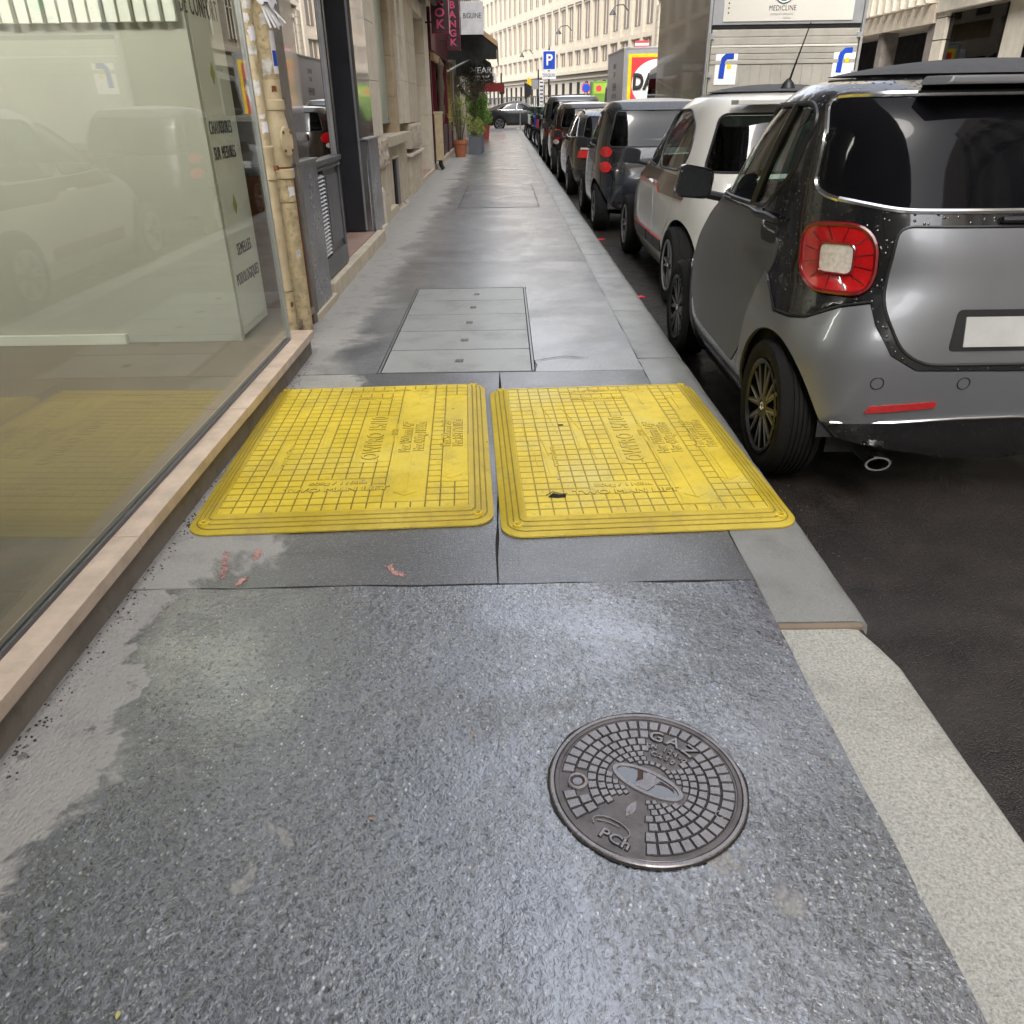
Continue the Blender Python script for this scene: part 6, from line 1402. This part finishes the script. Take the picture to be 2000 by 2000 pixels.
for k, z in enumerate((2.55, 2.3, 1.95, 1.85, 1.6)): o = text('side_lettering', ('SERVICE', 'NO 1', 'LIVRAISON', 'GRATUITE', 'DARTY.COM')[k], M['sidegrey'] if 'sidegrey' in M else M['plgrey'], t, (-w_ - .003, 2.4, Z(z)), .22, '+x', .001, 1.0); o.matrix_basis = Matrix.Translation((-w_ - .004, 2.4, Z(z))) @ Matrix.Rotation(R(-90), 4, 'Z') @ Matrix.Rotation(R(90), 4, 'X')
t = thing('orange_beacon_sign', 'small orange and white striped board above the yellow-framed truck', 'sign', (5.05, 32.5, 3.05)); 
for k in range(4): MB().box(-.25, .25, -.02, .02, .02 + k * .075, .09 + k * .075).build('stripe', M['redsign'] if k % 2 else M['white'], t)
MB().tube([(0, 0, -.1), (0, 0, .02)], .03, 8).build('post', M['black'], t)
# ================================================================== MOTORBIKES
def moto(label, x, y, rz, bodymat, sc=1.0):
    t = thing('motorcycle', label, 'motorcycle', (x, y, -.13), rz, 'motorcycles parked nose to kerb'); t.scale = (sc,) * 3
    for yy in (-.70, .70):
        A = MB(); A.lathe([(.20, -.05), (.27, -.06), (.305, -.03), (.31, 0), (.305, .03), (.27, .06), (.20, .05)], 28, 'x'); o = A.build('wheel', M['rubber'], t, smooth=True); o.location = (0, yy, .31)
        A = MB()
        for k in range(6): a = k * 1.0472; A.tube([(0, .03 * math.cos(a), .03 * math.sin(a)), (0, .21 * math.cos(a), .21 * math.sin(a))], .012, 5)
        A.lathe([(.21, -.03), (.195, 0), (.21, .03)], 24, 'x'); A.lathe([(.12, .035), (.05, .035)], 20, 'x'); A.build('rim', M['alloy'], o)
    MB().tube([(0, .70, .31), (0, .48, .86), (0, .40, 1.02)], .030, 8).build('fork', M['alloy'], t, smooth=True)
    A = MB(); A.tube([(-.36, .30, 1.05), (-.22, .38, 1.02), (0, .42, .98), (.22, .38, 1.02), (.36, .30, 1.05)], .014, 6); A.build('handlebar', M['black'], t, smooth=True)
    for s in (-1, 1): MB().tube([(s * .28, .36, 1.04), (s * .33, .38, 1.17)], .008, 5).build('mirror_stem', M['black'], t); MB().lathe([(0, 0), (.055, .01), (.055, .03), (0, .04)], 12, 'y', c=(s * .34, .37, 1.19)).build('mirror', M['black'], t)
    A = MB(); A.prism([(.45, .62), (.40, .98), (.15, .95), (.0, .80), (-.02, .60), (.2, .5)], -.13, .13, 'x'); A.build('tank', bodymat, t, bevel=.06, smooth=True)
    A = MB(); A.prism([(.05, .78), (-.25, .74), (-.55, .84), (-.78, .90), (-.74, .82), (-.45, .68), (.0, .66)], -.11, .11, 'x'); A.build('saddle', M['black'], t, bevel=.03, smooth=True)
    A = MB(); A.prism([(-.40, .80), (-.88, .86), (-.84, .76), (-.45, .62)], -.09, .09, 'x'); A.build('tail_fairing', bodymat, t, bevel=.03)
    MB().box(-.15, .15, -.20, .24, .26, .60).build('engine', M['alum'], t, bevel=.05); MB().tube([(.12, .2, .32), (.16, -.2, .28), (.17, -.75, .36)], [.03, .04, .05], 10).build('exhaust', M['chrome'], t, smooth=True)
    MB().tube([(0, 0, .35), (0, -.70, .31)], .035, 8).build('swing_arm', M['black'], t); MB().box(-.08, .08, -.90, -.86, .78, .84).build('tail_lamp', M['red'], t, bevel=.01)
    MB().box(-.09, .09, -.91, -.90, .55, .70).build('number_plate', M['plate'], t); A = MB(); A.lathe([(0, .05), (.08, .04), (.095, -.02), (.06, -.08)], 20, 'y', c=(0, .52, .92)); A.build('headlight', M['clear'], t, smooth=True)
    MB().prism([(.52, .98), (.40, 1.28), (.36, 1.27), (.44, .96)], -.14, .14, 'x').build('windshield', M['glass'], t)
    return t
for i, (x, y, rz, mt, lab) in enumerate(((1.62, 32.2, 22, 'pblack', 'black motorcycle nearest the people carrier'), (1.66, 34.4, 28, 'redsign', 'motorcycle with a red tank between two dark ones'), (1.58, 36.8, 20, 'signblue', 'blue motorcycle with a bright windshield'), (1.55, 39.4, 26, 'pblack', 'black motorcycle farthest along the kerb'), (1.5, 42.0, 24, 'white', 'white scooter-like motorcycle by the corner'))):
    moto(lab, x, y, R(rz), M[mt], 1.12)
# ================================================================== STREET FURNITURE
M['pole'] = plain('dark_pole', (.02, .022, .025), .5)
t = thing('parking_sign', 'blue square parking sign with a white P on a dark pole', 'road sign', (2.44, 47, -.13))
MB().lathe([(.045, 0), (.045, 4.05), (0, 4.3)], 12).build('pole', M['pole'], t, smooth=True)
A = MB(); A.prism(rnd2([(-.35, 3.10), (.35, 3.10), (.35, 4.0), (-.35, 4.0)], .05), -.075, -.05, 'y'); o = A.build('sign_board', M['white'], t)
A = MB(); A.prism(rnd2([(-.31, 3.14), (.31, 3.14), (.31, 3.96), (-.31, 3.96)], .04), -.080, -.0755, 'y'); A.build('blue_face', M['signblue'], o)
text('sign_letter', 'P', M['white'], o, (.0, -.083, 3.54), .72, '-y', .002, 1.0, bevel=.012)
B('lower_board', M['whitecan'], t, -.37, .37, -.07, -.05, 2.68, 3.04); text('sign_lettering', 'DISQUES', M['ink'], t, (0, -.074, 2.86), .19, '-y', .002, .92)
t = thing('signpost', 'thin dark signpost with yellow and grey boards left of the parking sign', 'road sign', (1.95, 49, -.13))
MB().lathe([(.04, 0), (.04, 3.2), (0, 3.2)], 10).build('pole', M['pole'], t); o = B('yellow_board', M['yelsign'], t, -.62, -.38, -.05, -.03, 2.45, 2.78); o.rotation_euler = (0, R(0), 0)
A = MB(); A.prism([(-.78, 1.75), (-.42, 1.95), (-.42, 2.42), (-.78, 2.60)], -.05, -.02, 'y'); A.build('dark_board', M['black'], t)
B('grey_board', M['silver'], t, -.35, .0, -.06, -.045, 2.25, 2.72); B('list_board', M['whitecan'], t, .06, .30, -.06, -.045, 1.5, 2.7)
for k in range(6): B('list_line', M['ink'], t, .09, .27, -.065, -.061, 1.6 + k * .19, 1.66 + k * .19)
t = thing('bollard_post', 'slim grey post at the end of the pavement', 'bollard', (.98, 52.0, 0)); MB().lathe([(.03, 0), (.03, 1.05), (.036, 1.06), (.0, 1.12)], 12).build('post', M['silver'], t, smooth=True)
t = thing('traffic_light', 'pedestrian light showing red on a black pole across the junction', 'traffic light', (-.15, 66, -.13)); MB().lathe([(.06, 0), (.06, 3.6), (0, 3.6)], 10).build('pole', M['pole'], t); MB().box(-.16, .20, -.2, .1, 2.2, 2.95).build('light_case', M['black'], t, bevel=.02); B('red_light', emit('red_light', (.9, .05, .02), 1.5), t, -.08, .12, -.21, -.201, 2.6, 2.85)
t = thing('round_sign', 'round blue traffic sign on a grey post beyond the junction', 'road sign', (6.6, 70, -.13)); MB().lathe([(.04, 0), (.04, 3.0), (0, 3.0)], 10).build('pole', M['silver'], t); MB().lathe([(.36, -.05), (.36, -.03), (0, -.03), ], 28, 'y', c=(0, 0, 2.6)).build('sign_rim', M['redsign'], t); MB().lathe([(.29, -.056), (0, -.056)], 28, 'y', c=(0, 0, 2.6)).build('sign_disc', M['signblue'], t)
t = thing('green_van', 'green delivery van with yellow lettering beyond the junction', 'van', (9.4, 68, -.13)); MB().box(-2.6, 1.2, -1, 1, .5, 3.0).build('cargo_box', M['greensign'], t, bevel=.05); MB().box(-2.5, 1.1, -1.02, -1.001, 2.15, 2.85).build('banner', plain('lime_green_print', (.22, .34, .03), .5), t); text('banner_lettering', 'La Poste & Logistique', M['white'], t, (-.2, -1.03, 2.5), .32, '-y', .003, .9); A = MB(); A.lathe([(.22, -1.03), (0, -1.03)], 20, 'y', c=(-2.1, 0, 2.5)); A.build('red_emblem', M['redsign'], t)
MB().prism([(1.25, .5), (2.6, .5), (2.5, 1.3), (2.0, 2.2), (1.25, 2.3)], -.95, .95, 'y').build('cab', M['greensign'], t, bevel=.05)
for xx in (-1.6, 1.9): A = MB(); A.lathe([(.2, -.1), (.36, -.11), (.38, 0), (.36, .11), (.2, .1)], 20, 'y', c=(xx, -.85, .38)); A.build('wheel', M['rubber'], t, smooth=True)
# red scraps in the gutter
for i, (x, y, l) in enumerate(((1.17, 6.9, 'red plastic scrap in the wet gutter beside the microcar'), (1.20, 10.2, 'small red scrap in the gutter beside the white hatchback'))):
    A = MB(); A.box(x - .05, x + .05, y - .03, y + .03, -.128, -.122, .4); tag(A.build('litter_scrap', M['redsign'], bevel=.002), l, 'litter')
# ================================================================== RIGHT-HAND BUILDINGS
tag(MB().box(7.6, 9.6, -14, 56, -.1305, 0).build('opposite_sidewalk', M['far']), kind='structure')
def pbox(name, mat, p, *a, bevel=0.): return ch(MB().box(*a).build(name, mat, bevel=bevel), p)
def facade_right(label, y0, y1, mat, hgt, bay, ground='shop', balc=True):
    t = thing('street_building', label, 'building', (9.6, (y0 + y1) / 2, 0), group=None); X = 9.6
    pbox('wall', mat, t, X + .12, X + 6, y0, y1, 0, hgt)
    nb = max(1, int((y1 - y0) / bay)); bw = (y1 - y0) / nb; fl = 3.2; z = 4.2
    wmesh = dmesh = None; piers = []
    rows = []
    while z + 2.4 < hgt: rows.append(z); z += fl
    for zi, z in enumerate(rows):
        pbox('string_course', M['stonepale'], t, X - .10, X + .12, y0, y1, z - .55, z - .30)
        for k in range(nb):
            yc = y0 + (k + .5) * bw
            if wmesh is None:
                wmesh = pbox('window', M['glassdark'], t, X + .06, X + .09, yc - .5, yc + .5, z, z + 1.9).data; base = (yc, z)
                fr = MB().box(X + .02, X + .055, yc - .56, yc - .46, z - .02, z + 1.95).box(X + .02, X + .055, yc + .46, yc + .56, z - .02, z + 1.95).box(X + .02, X + .055, yc - .03, yc + .03, z, z + 1.9).box(X + .02, X + .055, yc - .46, yc + .46, z + 1.2, z + 1.26).box(X - .06, X + .055, yc - .62, yc + .62, z + 1.96, z + 2.15)
                fm = ch(fr.build('window_frame', M['stonepale']), t).data
                if balc:
                    bb = MB(); bb.box(X - .35, X - .33, yc - .7, yc + .7, z + .95, z + .99)
                    for q in range(12): bb.box(X - .35, X - .335, yc - .7 + q * .127, yc - .685 + q * .127, z - .25, z + .95)
                    bb.box(X - .36, X, yc - .75, yc + .75, z - .30, z - .22); bm_ = ch(bb.build('balcony', M['pole']), t).data
            else:
                for me, nm in ((wmesh, 'window'), (fm, 'window_frame')) + (((bm_, 'balcony'),) if balc else ()):
                    o = bpy.data.objects.new(nm, me); COL.objects.link(o); o.parent = t; o.matrix_parent_inverse = Matrix.Translation(t.location).inverted(); o.location = (0, yc - base[0], z - base[1])
    A = MB(); q = 0
    for zi in range(int(hgt / .42)):
        z0 = zi * .42
        A.box(X - .0, X + .119, y0, y0 + .45, z0 + .012, z0 + .408); A.box(X, X + .119, y1 - .45, y1, z0 + .012, z0 + .408)
    tag(ch(A.build('quoin', M['stonepale']), t), kind='stuff')
    # ashlar courses between the windows
    A = MB()
    for z in rows:
        for r_ in range(7):
            for k in range(nb):
                yc = y0 + (k + .5) * bw; A.box(X + .03, X + .119, yc + .64, yc + bw - .64, z - .28 + r_ * .40, z + .10 + r_ * .40)
    tag(ch(A.build('ashlar_course', mat), t), kind='stuff')
    if ground == 'shop':
        for k in range(nb):
            yc = y0 + (k + .5) * bw; pbox('shop_window', M['glassdark'], t, X + .08, X + .118, yc - bw * .36, yc + bw * .36, .6, 3.0)
        pbox('shop_fascia', M['stonepale'], t, X - .05, X + .118, y0, y1, 3.05, 3.5)
    return t
facade_right('cream stone apartment building opposite, with iron balconies', -14, 8, M['stonepale'], 19, 2.3)
facade_right('pale stone apartment building opposite the shops, with wide window bays', 8.02, 20, M['stonepale'], 19, 2.4)
g = thing('garage_building', 'concrete building with vertical fins over dark garage openings', 'building', (9.6, 24, 0))
pbox('wall', M['stone'], g, 9.75, 15, 20.05, 33, 2.85, 14.0); pbox('spandrel', M['stone'], g, 9.55, 9.748, 20.05, 33, 2.86, 3.22); pbox('back_wall', M['void'], g, 10.6, 15, 20.05, 33, 0, 2.84)
for k in range(5): pbox('pier', M['concrete'], g, 9.62, 10.0, 20.05 + k * 2.6, 20.35 + k * 2.6, 0, 2.84)
fm = None
for fl_ in range(4):
    for k in range(30):
        y = 20.3 + k * .42; z0 = 3.26 + fl_ * 2.9
        if fm is None: fo = pbox('fin', M['stonepale'], g, 9.42, 9.748, y, y + .07, z0, z0 + 2.2); fm = fo.data; fy, fz = y, z0
        else:
            o = bpy.data.objects.new('fin', fm); COL.objects.link(o); o.parent = g; o.matrix_parent_inverse = Matrix.Translation(g.location).inverted(); o.location = (0, y - fy, z0 - fz)
facade_right('long pale stone building opposite, ending at the junction', 33.05, 56, M['stonefar'], 20, 2.9, balc=False)
tag(MB().box(9.6, 20, -60, -14.2, 0, 17).build('street_building', M['stone']), 'plain stone building behind the camera on the far side', 'building')
tag(MB().box(-12, 24, -64, -50, 0, 27).build('end_building', M['stone']), 'unseen stone building closing the street behind the camera', 'building')  # added out of view, height set to block sky reflections in car windows
# ================================================================== FAR BUILDING ACROSS THE JUNCTION
A0 = Vector((15.5, 84.0, 0)); B0 = Vector((-9.5, 184.0, 0)); Ld = (B0 - A0).length; ang = math.atan2((B0 - A0).y, (B0 - A0).x)
fb = thing('far_building', 'long pale classical building receding beyond the junction, rows of tall windows', 'building', tuple(A0), ang)
def fbx(name, mat, *a): return MB().box(*a).build(name, mat, fb)
# local x along facade, local +y is toward the street (left of direction A->B)
H_ = 30.
fbx('wall', M['stonefar'], 0, Ld, -12, 0, 0, H_)
fbx('cornice', M['stonefar'], 0, Ld, .002, .55, 4.6, 4.95); fbx('base_band', M['stonefar'], 0, Ld, .002, .25, 4.05, 4.25)
fbx('cornice', M['stonefar'], 0, Ld, .002, .75, 22.5, 23.3); fbx('plinth', M['stonefar'], 0, Ld, .002, .35, 0, .9)
bay = 3.0; nb = int(Ld / bay); proto = {}
def rep(name, mat, x, *a):
    k = (name,) + a[2:] 
    if k not in proto: o = fbx(name, mat, *a); proto[k] = o.data; o.location.x = x
    else: o = bpy.data.objects.new(name, proto[k]); COL.objects.link(o); o.parent = fb; o.location.x = x
    return o
M['winfar'] = plain('far_window', (.15, .125, .10), .7)
for k in range(nb):
    x = (k + .5) * bay
    rep('pilaster', M['stonefar'], x - bay / 2, -.34, .34, .002, .24, 4.96, 22.4)
    for z0, z1 in ((5.6, 6.9), (8.2, 11.6), (13.2, 16.2), (18.0, 21.2)):
        rep('window', M['winfar'], x, -.80, .80, .006, .03, z0, z1)
        rep('window_lintel', M['stonefar'], x, -.95, .95, .004, .20, z1 + .15, z1 + .42)
        rep('window_mullion', M['stonefar'], x, -.05, .05, .032, .10, z0, z1)
    rep('spandrel', M['stonefar'], x, -1.1, 1.1, .004, .22, 7.1, 7.5); rep('spandrel', M['stonefar'], x, -1.1, 1.1, .004, .30, 12.0, 12.4)
    rep('ground_window', M['void'], x, -.5, .5, .006, .05, 1.4, 3.7)
fn = MB()
for k in range(int(Ld / .9)): fn.box(k * .9, k * .9 + .12, 2.2, 2.3, 0, 2.3)
fn.box(0, Ld, 2.2, 2.3, 2.2, 2.35); o = fn.build('iron_railing', M['pole']); o.location = tuple(A0); o.rotation_euler = (0, 0, ang); tag(o, 'black iron railing in front of the far classical building', 'railing')
# wall lamps
for i, (px_, z) in enumerate(((9.0, 9.6), (27.0, 9.2), (44., 7.6))):
    t = thing('wall_lamp', ('black swan-neck wall lamp high on the far building, nearest', 'middle black wall lamp on the far building', 'farthest small black wall lamp near the awnings')[i], 'street lamp', tuple(A0 + (B0 - A0).normalized() * px_ + Vector((0, 0, z))), ang)
    MB().tube([(0, .5, 0), (0, 1.1, .55), (0, 1.9, .45), (0, 2.2, .1)], .05, 6).build('arm', M['pole'], t); MB().lathe([(.05, .15), (.38, -.35), (.0, -.36)], 16, c=(0, 2.2, 0)).build('lamp_shade', M['pole'], t, smooth=True)
# block closing the view on the left end
tag(MB().box(-30, -2.2, 60, 90, 0, 22).build('corner_building', M['stonefar']), 'pale corner building beyond the cross street on the left', 'building')
